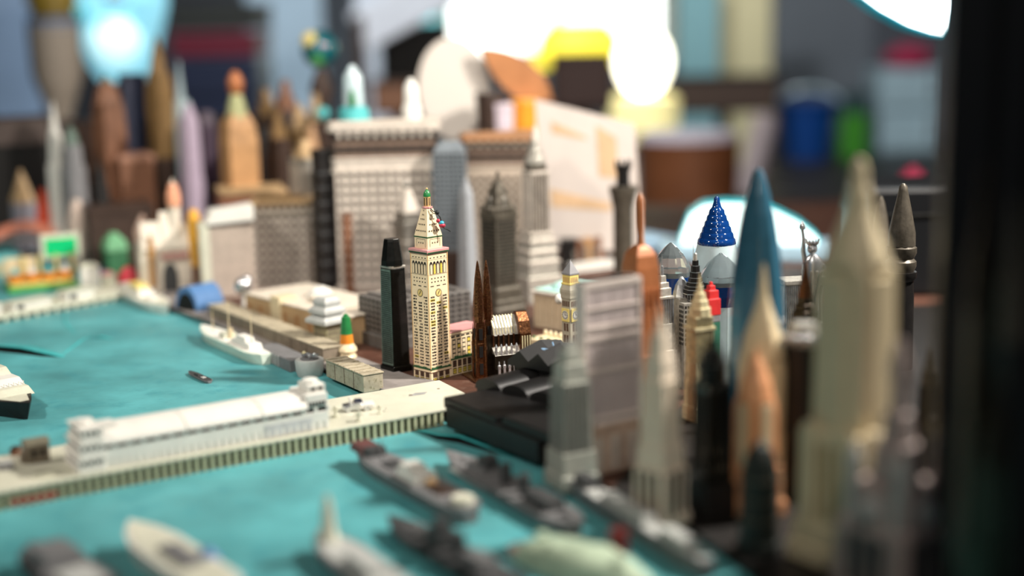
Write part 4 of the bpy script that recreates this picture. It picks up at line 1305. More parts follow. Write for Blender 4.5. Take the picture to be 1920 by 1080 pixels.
t, h, s = tower('small_silver_mast_tower', 'small antique-silver tower with thin mast, right of the copper tower', (1241, 478), 728, 58,
                [('base', M_antsilver, [(0, 1), (.3, .96), (.3, .86), (.5, .84)], 4), ('shaft', M_antsilver, [(.48, .74), (.68, .72), (.68, .8), (.70, .8), (.70, .62), (.76, .6), (.76, .48), (.8, .44), (.8, .3), (.85, .26), (.85, .14)], 4),
                 ('mast', M_silver, [(.85, .12), (.92, .11), (.92, .05), (1, .02)], 8)], 35)
ribs(t, h * .48, h * .68, s * .37, 6, M_silver, .05)
t, h, s = tower('pale_gold_arched_tower', 'pale gold art deco tower with ledge and tapering spire', (1312, 512), 786, 58,
                [('base', M_gold, [(0, 1.1), (.1, 1.1), (.1, 1.0), (.4, .96)], 4), ('shaft', M_gold, [(.38, .9), (.62, .88), (.62, 1.04), (.645, 1.04), (.645, .84), (.7, .8), (.7, .88), (.715, .88)], 4),
                 ('crown', M_gold, [(.71, .72), (.77, .7), (.77, .58), (.82, .52), (.82, .42), (.87, .34), (.87, .24), (.92, .16)], 8), ('spire', M_gold, [(.91, .14), (1, .03)], 8)], 30)
ribs(t, h * .3, h * .62, s * .45, 6, M_gold, .04)
ribs(t, h * .645, h * .7, s * .42, 5, M_gold, .04, name='crown_ribs')
t, h, s = tower('red_capped_green_tower', 'small green tower with grey neck and bright red stepped cap', (1333, 528), 745, 36,
                [('body', mat('sea_green_resin', (58, 112, 92), .35, var=.15, coat=.3), [(0, 1.1), (.04, 1.1), (.04, 1), (.66, .98)], 4), ('grey_neck', M_greystone, [(.66, 1.0), (.76, .98)], 4),
                 ('red_cap', M_red, [(.72, 1.04), (.86, 1.02), (.86, .84), (.93, .8), (.93, .5), (.97, .46), (.97, .22), (1, .2)], 4)], 35, bev=.05)

# glass bottle tower and crystal domes
b, h, k = stand(1344, 368, 700)
t = thing('blue_glass_bottle_tower', 'glass bottle shaped like an art deco tower, deep blue top over clear body', 'bottle', b, R(20))
u = 88 / k / 2
MB().stack([(0, u * .92), (h * .3, u * .98), (h * .58, u * 1.0), (h * .66, u * .94), (h * .74, u * .8)], 20).build('clear_body', M_milk, t, smooth=True)
pr_ = [(.735, .80)]
for i in range(6):
    z = .74 + i * .032
    e = .80 - i * .095
    pr_ += [(z, e + .02), (z + .022, e - .01), (z + .032, e - .075)]
pr_ += [(.94, .2), (.97, .13), (.99, .12), (1, .05)]
MB().stack([(p[0] * h, p[1] * u) for p in pr_], 20).build('blue_stopper', M_deepblue, t, smooth=True)
for i in range(2):
    px, py, yb_, wd = ((1258, 455, 708, 74), (1352, 474, 715, 80))[i]
    b, h, k = stand(px, py, yb_)
    t = thing('crystal_dome', ('clear faceted crystal dome beside the thin-masted silver tower', 'clear crystal dome on a deep blue band, before the blue glass bottle')[i], 'glass ornament', b, R(15))
    u = wd / k / 2
    MB().stack([(0, u * .8), (h * .6, u * .8)], 12).build('pale_stem', M_milk, t)
    MB().stack([(h * .6, u * .8), (h * .68, u * .95), (h * .76, u * 1.0)], 12).build('blue_band', M_deepblue, t)
    MB().stack([(h * .76, u * 1.0), (h * .83, u * .98), (h * .92, u * .62), (h * .97, u * .3), (h, u * .06)], 12).build('faceted_dome', M_clear, t)

# steel blue bullet tower
b, h, k = stand(1422, 316, 862)
t = thing('steel_blue_bullet_tower', 'tall glossy steel-blue bullet-shaped tower with faceted sides', 'building model', b, R(12))
u = 104 / k / 2
MB().stack([(0, u * .98), (h * .3, u * 1.0), (h * .52, u * .99), (h * .62, u * .92), (h * .70, u * .83), (h * .78, u * .72), (h * .85, u * .59), (h * .92, u * .41), (h * .96, u * .29), (h * .985, u * .19), (h * .996, u * .12), (h, u * .04)], 10).build('body', M_steelblue, t, bev=.05)
for i in range(5):  # silver beads added in place of lamp highlights on the glaze
    an = R(-100 + i * 14)
    MB().ball((cos(an) * u * (.66 if i % 2 else .93), sin(an) * u * (.66 if i % 2 else .93), h * (.7 if i % 2 else .52) - i * .1), .12, 8, 6).build('highlight_bead', M_silver, t, smooth=True)

# silver torch statue
b, h, k = stand(1524, 414, 735)
t = thing('torch_statue', 'silver figurine of a crowned robed woman raising a torch, on stepped pedestal', 'statuette', b, R(-8))
zz = lambda y: (735 - y) / 321 * h
u = 22 / k
MB().stack([(0, u * 1.5), (zz(690), u * 1.5), (zz(690), u * 1.2), (zz(640), u * 1.0), (zz(640), u * 1.12), (zz(634), u * 1.12), (zz(634), u * .95), (zz(622), u * .9), (zz(622), u * 1.05), (zz(616), u * 1.05), (zz(616), u * .82), (zz(604), u * .78), (zz(604), u * .9), (zz(600), u * .9)]).build('pedestal', M_antsilver, t, bev=.03)
MB().stack([(zz(600), u * .72, u * .56), (zz(585), u * .74, u * .56), (zz(560), u * .66, u * .5), (zz(535), u * .76, u * .54), (zz(510), u * .92, u * .56), (zz(492), u * .88, u * .5), (zz(482), u * .62, u * .4), (zz(476), u * .3, u * .26)], 16, u * .06, 0).build('robe', M_silver, t, smooth=True)
for i in range(7):
    an = pi + pi * i / 6
    MB().tube([(u * .06 + cos(an) * u * .74, sin(an) * u * .58, zz(600)), (u * .06 + cos(an) * u * .68, sin(an) * u * .52, zz(555)), (u * .06 + cos(an + .35) * u * .9, sin(an) * u * .58, zz(505))], .075, 5).build('robe_fold', M_antsilver, t, smooth=True)
MB().ball((0, -u * .05, zz(465)), u * .42, 14, 10, 1.15).build('head', M_silver, t, smooth=True)
MB().ball((0, -u * .47, zz(465)), u * .09, 8, 6).build('nose', M_silver, t, smooth=True)
MB().stack([(zz(459), u * .44), (zz(453), u * .5)], 14).build('crown_band', M_silver, t, smooth=True)
for i in range(7):
    an = pi + pi * i / 6
    MB().tube([(cos(an) * u * .45, sin(an) * u * .45, zz(456)), (cos(an) * u * .6, sin(an) * u * .56, zz(446))], [.07, .03], 5).build('crown_ray', M_silver, t)
MB().tube([(-u * .55, 0, zz(492)), (-u * .75, -.05, zz(470)), (-u * .72, -.05, zz(450)), (-u * .82, -.05, zz(432))], [u * .24, u * .2, u * .16, u * .12], 10).build('raised_arm', M_silver, t, smooth=True)
MB().stack([(zz(436), u * .1), (zz(430), u * .14), (zz(428), u * .26), (zz(425), u * .26), (zz(421), u * .22), (zz(414), u * .04)], 10, -u * .84, -.05).build('torch', M_silver, t, smooth=True)
MB().tube([(u * .8, 0, zz(494)), (u * 1.1, -.05, zz(511)), (u * .95, -u * .45, zz(528))], [u * .24, u * .22, u * .14], 10).build('bent_arm', M_silver, t, smooth=True)
MB().cbox(u * .85, -u * .5, zz(532), u * .5, u * .18, u * .8).build('tablet', M_antsilver, t, bev=.02)
for i in range(5):
    MB().box(-u * .75 + i * u * .36, -u * .6 + i * u * .36, -u * 1.12, -u * 1.0, zz(685), zz(645)).build('pedestal_pilaster', M_silver, t)

t, h, s = tower('bronze_stepped_tower', 'dark bronze tower with stepped shoulders and needle top, before the torch statue', (1511, 487), 800, 66,
                [('shaft', M_bronzed, [(0, 1), (.5, .98), (.58, .92)], 4), ('shoulders', M_bronzed, [(.57, .9), (.62, .88), (.62, .8), (.66, .78), (.66, .68), (.70, .66), (.70, .56), (.74, .54), (.74, .44), (.78, .42)], 4),
                 ('needle', M_bronze, [(.77, .42), (.84, .32), (.92, .17), (1, .04)], 4)], 40)
MB().stack([(h * .1, s * .1), (h * .74, s * .08)], 4, -s * .05, -s * .5).build('front_fin', M_pewterd, t)
t, h, s = tower('silver_ribbed_drum', 'silver ribbed block with flat top, between blue bullet tower and torch statue', (1488, 522), 715, 62, [('body', M_antsilver, [(0, 1), (.96, .98), (.96, 1.05), (1, 1.05)], 4)], 20)
ribs(t, h * .05, h * .95, s * .49, 12, M_silver, .06)
t, h, s = tower('jewelled_black_column', 'black column with a ring of shiny silver beads on top', (1508, 606), 930, 76, [('column', M_blk, [(0, .9), (.82, .8), (.82, .95), (.88, .95)], 12)], 0)
for i in range(9):
    an = 2 * pi * i / 9
    MB().ball((cos(an) * s * .40, sin(an) * s * .40, h * .925), s * .14, 10, 7).build('silver_bead', M_silver, t, smooth=True)
MB().stack([(h * .88, s * .36), (h, s * .3)], 12).build('cap', M_antsilver, t)

# cream and peach plastic towers close to the lens
t, h, s = tower('tall_cream_tower', 'very tall matte cream setback tower with bottle-shaped top', (1612, 296), 1046, 232,
                [('base', M_cream, [(0, 1.02), (.05, 1.02), (.05, .94), (.10, .94), (.10, .86), (.33, .84), (.345, .80)], 4), ('shaft', M_cream, [(.33, .66), (.735, .62), (.75, .56)], 4),
                 ('shoulders', M_cream, [(.745, .55), (.79, .46), (.84, .32), (.88, .23), (.93, .19)], 8), ('mast', M_cream, [(.925, .17), (.975, .13), (.985, .12), (1, .05)], 12)], 52, bev=.12)
for rzz in (0, -pi / 2):
    MB().box(-s * .13, s * .13, -s * .36, -s * .3, h * .34, h * .72).build('centre_bay', M_cream, t, rz=rzz, bev=.05)
    for i in (-1, 1):
        MB().box(i * s * .25 - s * .07, i * s * .25 + s * .07, -s * .47, -s * .4, h * .1, h * .36).build('corner_block', M_cream, t, rz=rzz, bev=.08)
    for i in range(3):
        MB().box((-.16 + i * .13) * s, (-.1 + i * .13) * s, -s * .435, -s * .41, h * .12, h * .31).build('window_slot', mat('tan_recess', (164, 140, 100), .6), t, rz=rzz)
t, h, s = tower('butter_tower', 'butter-coloured setback tower with slim tapering neck, left of the tall cream tower', (1432, 494), 926, 128,
                [('base', M_cream2, [(0, 1), (.1, 1), (.1, .9), (.28, .86)], 4), ('shaft', M_cream2, [(.26, .74), (.56, .72), (.62, .66)], 4), ('shoulders', M_cream2, [(.61, .66), (.69, .56), (.76, .40), (.82, .24), (.86, .17)], 8), ('mast', M_cream2, [(.855, .16), (.95, .09), (1, .03)], 10)], 54, bev=.08)
for rzz in (0, -pi / 2):
    MB().box(-s * .14, s * .14, -s * .40, -s * .34, h * .3, h * .6).build('centre_bay', M_cream2, t, rz=rzz, bev=.05)
t, h, s = tower('peach_tower', 'peach-orange setback tower standing before the butter tower', (1418, 652), 962, 104,
                [('base', M_peach, [(0, 1.16), (.08, 1.16), (.12, 1.0), (.3, .96)], 4), ('shaft', M_peach, [(.28, .84), (.64, .8), (.7, .72)], 4), ('shoulders', M_peach, [(.69, .7), (.8, .56), (.88, .36), (.93, .24)], 8), ('mast', M_peach, [(.92, .2), (1, .05)], 8)], 40, bev=.06)
for rzz in (0, -pi / 2):
    MB().box(-s * .15, s * .15, -s * .46, -s * .4, h * .3, h * .68).build('centre_bay', M_cream2, t, rz=rzz, bev=.05)
t, h, s = tower('black_gloss_tower', 'glossy black tower with stepped silver-edged crown, before the gold tower', (1336, 634), 968, 84,
                [('base', M_blk, [(0, 1.05), (.2, 1.05), (.2, .95)], 4), ('shaft', mat('black_gloss', (18, 24, 24), .15, .2, var=.2, coat=.5), [(.19, .9), (.72, .86), (.72, .92), (.76, .92), (.76, .76)], 4),
                 ('crown', M_gunmetal, [(.755, .7), (.84, .68), (.84, .74), (.87, .74), (.87, .52), (.93, .5), (.93, .3), (1, .2)], 8)], 35)
ribs(t, h * .2, h * .72, s * .44, 5, M_gunmetal, .04)
t, h, s = tower('squat_dark_tower', 'squat dark green-black rounded tower in front of the peach tower', (1426, 826), 1030, 72,
                [('body', mat('dark_green_black', (36, 42, 38), .45, .2, var=.3), [(0, 1.1), (.1, 1.1), (.1, .98), (.7, .92), (.86, .72), (.95, .42), (1, .1)], 8)], 30)
for i in range(3):
    MB().stack([(h * (.3 + i * .18), s * .50), (h * (.32 + i * .18), s * .50)], 8).build('band', M_pewterd, t)

# rounded pewter tower + companions near the dark post
t, h, s = tower('dark_pewter_spire', 'dark pewter spire with ringed waist, right of the tall cream tower', (1694, 344), 690, 58,
                [('column', M_blk, [(0, .9), (.4, .86), (.48, .8), (.5, 1.0), (.53, 1.0)], 12), ('ringed_waist', M_pewterd, [(.53, .8), (.56, .95), (.585, .95), (.60, .78), (.63, .95), (.66, .95), (.67, .8)], 12), ('spire', M_pewterd, [(.67, .86), (.74, .84), (.86, .56), (.96, .3), (.985, .26), (1, .1)], 10)], 0)
t, h, s = tower('shadowed_spire', 'dim pewter spire mostly hidden behind the tall cream tower', (1652, 368), 640, 46, [('column', M_blk, [(0, .9), (.6, .8)], 12), ('spire', M_pewterd, [(.6, .84), (.84, .6), (.96, .3), (1, .1)], 10)], 0)
# grey stepped cathedral-like model nearest the lens
b, h, k = stand(1688, 636, 1110)
t = thing('grey_pinnacled_tower', 'large unsharp grey pinnacled model nearest the lens, against the black post', 'building model', b, R(35))
u = 150 / k / 2
M_greyp = mat('grey_primer', (168, 152, 146), .55, var=.2, scale=1, bump=.3)
MB().stack([(0, u * 1.1), (h * .3, u * 1.0), (h * .3, u * .9), (h * .45, u * .86), (h * .45, u * .74)]).build('body', M_greyp, t, bev=.1)
MB().stack([(h * .44, u * .62), (h * .6, u * .5), (h * .6, u * .4), (h * .72, u * .3)], 8).build('upper_stage', M_greyp, t, bev=.06)
MB().stack([(h * .71, u * .22), (h * .86, u * .2), (h * .86, u * .26), (h * .92, u * .24), (h, u * .08)], 10).build('lantern', M_greyp, t, smooth=True)
for c in ((-1, -1), (1, -1), (-1, 1), (1, 1)):
    MB().stack([(h * .3, u * .2), (h * .5, u * .18), (h * .54, u * .22), (h * .6, u * .03)], 10, c[0] * u * .72, c[1] * u * .72).build('pinnacle', M_shipl, t, smooth=True)
for rzz in (0, -pi / 2):
    MB().ball((0, -u * .9, h * .36), u * .3, 12, 8).build('carved_boss', M_shipl, t, True, rz=rzz)
    for i in range(3):
        MB().box((-.6 + i * .42) * u, (-.3 + i * .42) * u, -u * 1.08, -u * .95, h * .04, h * .26).build('lancet', M_shipd, t, rz=rzz)

# ------------------------------------------------------------------ ships
def hull_mb(L, Wd, Hh, bow=.28, stern=.12, flare=1.15):
    st = [(-.5, .42 if stern < .2 else .12), (-.5 + stern * .5, .85), (-.5 + stern, 1), (.5 - bow, 1), (.5 - bow * .5, .72), (.5 - bow * .15, .28), (.5, .03)]
    rings = []
    for x, e in st:
        sh = Hh * (1 + .18 * max(0, (x - .1) / .4) ** 2)
        w_ = Wd / 2 * e
        dx = .03 * L * max(0, x / .5) ** 4
        rings.append([(x * L - dx, -w_ * .8, 0), (x * L - dx, w_ * .8, 0), (x * L, w_ * flare, sh), (x * L, -w_ * flare, sh)])
    return MB().loft(rings)


def boat(name, label, bow, stern, wd, hh, m_h, items, m_d=None, cat='ship model', group=None):
    A_, B_ = G(*bow), G(*stern)
    c = (A_ + B_) / 2
    L = (A_ - B_).length
    t = thing(name, label, cat, (c.x, c.y, 0), atan2(A_.y - B_.y, A_.x - B_.x), group)
    hull_mb(L, wd, hh).build('hull', m_h, t, bev=.04)
    if m_d:
        MB().loft([[(x * L, -wd / 2 * e, z), (x * L, wd / 2 * e, z), (x * L, wd / 2 * e, z + .03), (x * L, -wd / 2 * e, z + .03)] for x, e, z in ((-.48, .5, hh), (-.38, .95, hh), (.2, .95, hh * 1.02), (.36, .62, hh * 1.08), (.46, .2, hh * 1.15))]).build('deck', m_d, t)
    for it in items:
        kind, nm, m = it[:3]
        if kind == 'box':
            _, _, _, x, w_, d_, z, h_ = it
            MB().cbox(x * L, 0, hh + z, w_ * L, d_ * wd, h_, .92).build(nm, m, t, bev=.03)
        elif kind == 'cyl':
            _, _, _, x, r_, z, h_ = it
            MB().stack([(hh + z, r_), (hh + z + h_, r_ * .9)], 12, x * L, 0).build(nm, m, t, smooth=True)
        elif kind == 'mast':
            _, _, _, x, r_, z, h_ = it
            MB().stack([(hh + z, r_), (hh + z + h_, r_ * .4)], 8, x * L, 0).build(nm, m, t)
        elif kind == 'gun':
            _, _, _, x, s_, z, dr = it
            g = MB().stack([(hh + z, s_), (hh + z + s_ * .7, s_ * .8)], 8, x * L, 0).build(nm, m, t)
            for yy in (-.35, .35):
                MB().tube([(x * L, yy * s_, hh + z + s_ * .4), (x * L + dr * s_ * 3, yy * s_, hh + z + s_ * .5)], s_ * .14, 6).build('barrel', m, g)
    return t


boat('grey_freighter', 'grey freighter with dull red forecastle, cream stern house and pale deckhouse amidships', (668, 862), (886, 982), 1.75, .75, M_shipg,
     [('box', 'forecastle', mat('faded_maroon', (98, 62, 60), .6, var=.2), .40, .13, .62, 0, .42), ('box', 'forecastle_house', M_shipd, .31, .05, .6, .0, .5), ('box', 'deckhouse', M_white, -.06, .17, .72, 0, .42), ('box', 'bridge', M_white, -.03, .09, .55, .42, .25),
      ('box', 'hatch', M_shipd, .14, .11, .5, 0, .14), ('box', 'hatch', M_brownd, -.26, .12, .5, 0, .16), ('box', 'winch', M_tan, -.18, .03, .3, 0, .3), ('mast', 'mast', M_shipg, .25, .06, 0, 1.1), ('mast', 'mast', M_amber, -.2, .05, 0, .85),
      ('cyl', 'stern_house', M_whitey, -.43, .55, 0, .3)], M_shipg)
boat('grey_destroyer', 'mid-grey warship model with light stripe along its flank, next to the freighter', (838, 868), (1080, 1004), 1.7, .6, M_shipg,
     [('box', 'forward_house', M_shipg, .18, .14, .6, 0, .45), ('box', 'bridge', M_shipd, .14, .07, .45, .45, .45), ('cyl', 'funnel', M_shipd, .0, .28, 0, 1.0), ('cyl', 'funnel', M_shipd, -.14, .28, 0, .95), ('box', 'after_house', M_shipd, -.28, .18, .6, 0, .5),
      ('gun', 'gun_turret', M_shipg, .32, .22, 0, 1), ('box', 'flank_stripe', M_shipl, .2, .3, 1.04, -.3, .16), ('gun', 'gun_turret', M_shipd, -.42, .24, .0, -1), ('mast', 'mast', M_shipd, .1, .06, .6, 1.1)], M_shipg)
boat('dark_battleship', 'dark grey warship model with clustered turrets, nearer than the freighter', (728, 992), (975, 1130), 1.6, .6, M_shipd,
     [('gun', 'gun_turret', M_shipg, .3, .25, 0, 1), ('gun', 'gun_turret', M_shipg, .2, .27, .2, 1), ('box', 'bridge', M_shipd, .06, .12, .6, 0, .75), ('box', 'director', M_shipd, .06, .06, .4, .75, .4), ('cyl', 'funnel', M_shipd, -.08, .3, 0, .95),
      ('box', 'after_house', M_shipg, -.22, .15, .55, 0, .5), ('gun', 'gun_turret', M_shipg, -.36, .25, 0, -1), ('mast', 'mast', M_shipd, .02, .05, .7, .7)], M_shipd)
boat('white_prowed_ship', 'grey ship with a tall tapering white sail-like mast at its bow', (598, 1030), (760, 1150), 1.7, .75, M_shipg,
     [('box', 'deckhouse', M_shipl, -.1, .3, .6, 0, .4)], M_shipl)
q = G(632, 1030)
tt = bpy.data.objects['white_prowed_ship']
Lq = (G(598, 1030) - G(760, 1150)).length
MB().stack([(.7, .75, .5), (1.0, .5, .36), (1.5, .36, .28), (2.3, .27, .2), (2.75, .1)], 12, Lq * .36, 0).build('white_sail_mast', M_whitey, tt, smooth=True)
boat('white_wedge_boat', 'white pointed boat with dull interior, closest at the bottom of the harbour', (246, 1022), (430, 1150), 1.9, 1.0, M_white,
     [('box', 'cockpit', M_shipg, -.05, .3, .5, -.1, .3)], M_whitey)
q = G(392, 1085)
tag(MB().stack([(0, .5), (.8, .55), (1.0, .45), (1.3, .2)], 12).build('blue_buoy', M_bluep, None, True, loc=(q.x, q.y, 0)), 'blue buoy beside the white pointed boat', 'buoy')
boat('grey_tug', 'grey blunt-ended tug at the bottom corner of the harbour', (60, 1056), (185, 1140), 2.2, .8, M_shipd, [('box', 'wheelhouse', M_shipg, .12, .3, .75, 0, .6), ('box', 'after_deck', M_shipl, -.25, .3, .7, 0, .15)], M_shipg)
# pale green mound-like landing craft and long grey ship on its far side
c = G(1090, 1072)
t = thing('pale_green_islet', 'pale green resin islet with a rounded back, beside the grey ships', 'islet model', (c.x, c.y, 0), R(-40))
rings = []
for i in range(9):
    x = -3.4 + i * .85
    e = sin(pi * (i + .5) / 9) ** .6
    rings.append([(x, cos(pi * j / 10) * 1.35 * e, (sin(pi * j / 10) ** .7) * 1.2 * e * (1 + .12 * sin(i * 2.1 + j))) for j in range(11)])
MB().loft(rings).build('mound', M_palegreen, t, smooth=True)
for i in range(5):
    MB().ball((-2.3 + i * 1.1, (.3, -.4, .1, .5, -.2)[i], 1.0), .3, 10, 6, .5).build('boulder', M_palegreen, t, smooth=True)
MB().ball((-3.2, -.2, .25), .5, 10, 6, .6).build('pink_end', mat('pinkish_grey', (186, 166, 158), .6), t, smooth=True)
boat('long_grey_ship', 'long light-grey ship with dark red funnel, lying along the shore', (1052, 912), (1330, 1088), 1.0, .8, M_shipg,
     [('box', 'deckhouse', M_shipl, .0, .3, .7, 0, .4), ('box', 'gun_house', M_shipd, .3, .1, .7, 0, .5), ('box', 'after_house', M_shipl, -.32, .16, .7, 0, .4), ('mast', 'mast', M_shipd, .2, .06, 0, 1.2)], M_shipl)
q = G(1160, 1062)
tag(MB().stack([(0, .4), (.6, .38), (.6, .42), (.95, .4)], 12).build('red_funnel', mat('deep_red', (96, 22, 22), .45), None, True, loc=(q.x, q.y, .6)), 'dark red and black funnel piece between islet and long grey ship', 'funnel')

boat('tiny_grey_launch', 'tiny grey launch alone in the middle of the turquoise basin', (354, 700), (394, 719), .55, .16, M_shipg, [('box', 'cabin', M_shipd, .05, .2, .55, 0, .12), ('box', 'hatch', M_shipl, -.2, .12, .5, 0, .08), ('gun', 'gun_turret', M_shipd, .3, .07, 0, 1)], M_shipd)
boat('white_masted_liner', 'white ship with three thin masts, moored by the grey barge', (378, 630), (500, 684), 1.65, .75, mat('white_green_hull', (212, 222, 208), .5, var=.05),
     [('box', 'deckhouse', M_white, -.22, .28, .6, 0, .38), ('box', 'upper_house', M_white, -.2, .14, .45, .38, .28), ('cyl', 'funnel', M_cream2, .02, .2, 0, .75), ('box', 'bridge', M_whitey, .06, .08, .6, 0, .4),
      ('mast', 'mast', M_cream2, -.3, .045, 0, 2.3), ('mast', 'mast', M_cream2, .04, .045, 0, 2.6), ('mast', 'mast', M_cream2, .3, .04, 0, 1.6)], M_white)
# cruise ship
t = boat('cruise_liner', 'black-hulled white cruise liner with tiers of decks, entering from the side', (58, 790), (-150, 700), 2.9, .95, M_blk,
         [('box', 'deck_tier', M_whitey, -.06, .84, .98, .02, .42), ('box', 'deck_tier', M_white, -.08, .76, .9, .44, .4), ('box', 'deck_tier', M_whitey, -.12, .66, .8, .84, .4), ('box', 'deck_tier', M_white, -.17, .56, .66, 1.24, .36),
          ('cyl', 'funnel', M_white, -.3, .4, 1.6, .8)], M_whitey)
Lc = (G(58, 790) - G(-150, 700)).length
for i in range(5):
    MB().box(-.28, .28, -.04, .04, 0, .1).build('deck_window', M_redd, t, loc=(Lc * (.26 - i * .1), -1.38 + .0 * i, 1.3))
for i in range(9):
    MB().tube([(Lc * .3, -1.2 + i * .3, 1.42), (Lc * .3, -1.2 + i * .3, 1.62)], .03, 5).build('rail_post', M_white, t)

# ------------------------------------------------------------------ second pier, fairground boat, yacht
A2, B2 = G(236, 548, .6), G(0, 592, .6)
az2 = atan2(A2.y - B2.y, A2.x - B2.x)
L2 = (A2 - B2).length + 14
p2 = thing('far_pier', 'cream far pier with low white sheds along its deck', 'pier', (A2.x, A2.y, 0), az2)
MB().box(-L2, .8, 0, 4.2, .35, .6).build('deck', M_whitey, p2, bev=.04)
MB().box(-L2, .4, .3, 3.9, 0, .36).build('under_wall', M_wared, p2)
pl = None
for i in range(int(L2 / .9)):
    l = (-.3 - i * .9, .12, 0)
    pl = inst(pl, p2, l) if pl else MB().box(-.12, .12, -.1, .1, 0, .36).build('pile', M_whitey, p2, loc=l)
for i, (x, l_, h_) in enumerate(((-4, 2.6, .7), (-8.4, 3.4, .55), (-12.6, 3.0, .8), (-17, 4, .6), (-22, 4, .7))):
    MB().box(x - l_ / 2, x + l_ / 2, .5, 1.8, .6, .6 + h_).build('deck_shed', M_white, p2, bev=.06)
    MB().box(x - l_ / 2 - .1, x + l_ / 2 + .1, .4, 1.9, .6 + h_, .7 + h_).build('shed_roof', M_whitey, p2, bev=.03)
    MB().box(x - l_ / 2 + .3, x - l_ / 2 + .9, .46, .52, .7, .6 + h_ * .8).build('shed_door', M_shipd, p2)
boat('white_yacht', 'white motor yacht with navy waterline at the root of the far pier', (316, 592), (226, 546), 2.0, .7, M_white, [('box', 'cabin', M_white, -.12, .4, .65, 0, .5), ('box', 'upper_cabin', M_lemon, -.08, .2, .5, .5, .3), ('box', 'foredeck_hatch', M_white, .2, .12, .4, 0, .2)], M_whitey)
q = G(243, 545)
tag(MB().stack([(0, .9, .7), (.9, .95, .75), (1.5, .6, .5), (1.8, .25)], 12).build('red_dinghy_cover', mat('raspberry_red', (206, 58, 74), .45), None, True, loc=(q.x, q.y, .3)), 'rounded red cover at the stern of the white yacht', 'cover')
# sign-bearing fairground model
A3, B3 = G(160, 552, .1), G(30, 565, .1)
az3 = atan2(A3.y - B3.y, A3.x - B3.x)
o = A3 + Vector((-sin(az3), cos(az3), 0)) * 4.4
t = thing('fairground_ride', 'toy fairground ride with bright green billboard, orange cars and green base', 'toy ride', (o.x, o.y, .0), az3)
wl = (A3 - B3).length
MB().box(-wl, .2, -.3, 3.0, 0, .55).build('green_base', M_grass, t, bev=.1)
MB().box(-wl + .2, 0, 0, 2.6, .55, .8).build('yellow_floor', M_lemon, t, bev=.05)
for i in range(4):
    x = -wl + .7 + i * (wl - 1.2) / 3.2
    MB().stack([(.8, .5, .4), (1.1, .62, .5), (1.5, .6, .48)], 12, x, .4).build('orange_car', M_orange, t, smooth=True)
    MB().ball((x, .4, 1.75), .34, 10, 7).build('rider', (M_teal, M_white, M_teal, M_white)[i], t, smooth=True)
    MB().stack([(.8, .12), (3.0, .1)], 8, x + .8, .9).build('post', M_lemon, t)
bx = -wl * .44
MB().box(bx - .1, bx + 3.35, 1.0, 1.3, 2.5, 4.75).build('billboard', M_whitey, t, bev=.1)
MB().box(bx + .3, bx + 2.95, .93, 1.02, 2.85, 4.35).build('green_panel', M_neon, t, bev=.03)
MB().box(-wl, -wl + 2.6, 1.2, 1.6, .8, 2.9).build('backboard', M_cream2, t, bev=.06)
for i, (px, py, hh, m, lb) in enumerate(((150, 548, 2.3, M_white, 'white kiosk beside the toy ride'), (172, 545, 2.0, M_bluep, 'slim blue kiosk next to the white kiosk'), (186, 548, 1.6, M_whitey, 'cream kiosk at the landward end of the toy ride'))):
    q = G(px, py, .6) + Vector((0, 3.0, 0))
    t = thing('kiosk', lb, 'kiosk', (q.x, q.y, .0), az3)
    MB().cbox(0, 0, 0, (1.5, .7, 1.1)[i], 1, hh).build('walls', m, t, bev=.05)
    MB().cbox(0, 0, hh, (1.7, .8, 1.2)[i], 1.2, .3, .5).build('roof', (M_whitey, M_navy, M_pink)[i], t, bev=.03)
# cream boat behind the ride, salmon bridge arc
boat('cream_barge', 'cream barge with teal side floating behind the toy ride', (48, 505), (-60, 520), 3.0, 1.2, M_cream2, [('box', 'teal_hold', M_teal, .1, .5, .7, 0, .5), ('box', 'cabin', M_whitey, -.2, .25, .6, 0, .9)], M_whitey)
c = G(50, 490, 0)
t = thing('salmon_arch_bridge', 'salmon-pink arched bridge toy on grey abutments beyond the toy ride', 'bridge model', (c.x, c.y, 0), R(12))
MB().loft([[(cos(pi * i / 12) * r_, y, .6 + sin(pi * i / 12) * r_ * .8) for i in range(13)] for r_, y in ((4.2, -.7), (4.2, .7), (3.2, .7), (3.2, -.7))] + [[(cos(pi * i / 12) * 4.2, -.7, .6 + sin(pi * i / 12) * 4.2 * .8) for i in range(13)]], False).build('arch', mat('salmon_paint', (196, 122, 98), .55), t, smooth=True)
for s_ in (-1, 1):
    MB().cbox(s_ * 3.9, 0, 0, 1.6, 2, 1.0).build('abutment', M_shipg, t, bev=.06)
MB().box(-5.5, 5.5, -.9, .9, 2.2, 2.45).build('deck', M_quay, t, bev=.04)

# blue shed on the quay
q = G(352, 584, LZ)
t = thing('blue_tunnel_shed', 'blue half-round shed with dark open mouth on the quay', 'shed model', (q.x, q.y, LZ), R(52))
MB().loft([[(x, cos(pi * i / 12) * 1.35, sin(pi * i / 12) * 2.0) for i in range(13)] for x in (-.1, 2.6)]).build('vault', M_bluep, t, smooth=True)
MB().loft([[(x, cos(pi * i / 12) * 1.05, sin(pi * i / 12) * 1.5) for i in range(13)] for x in (-.16, .1)]).build('dark_mouth', M_dark, t)
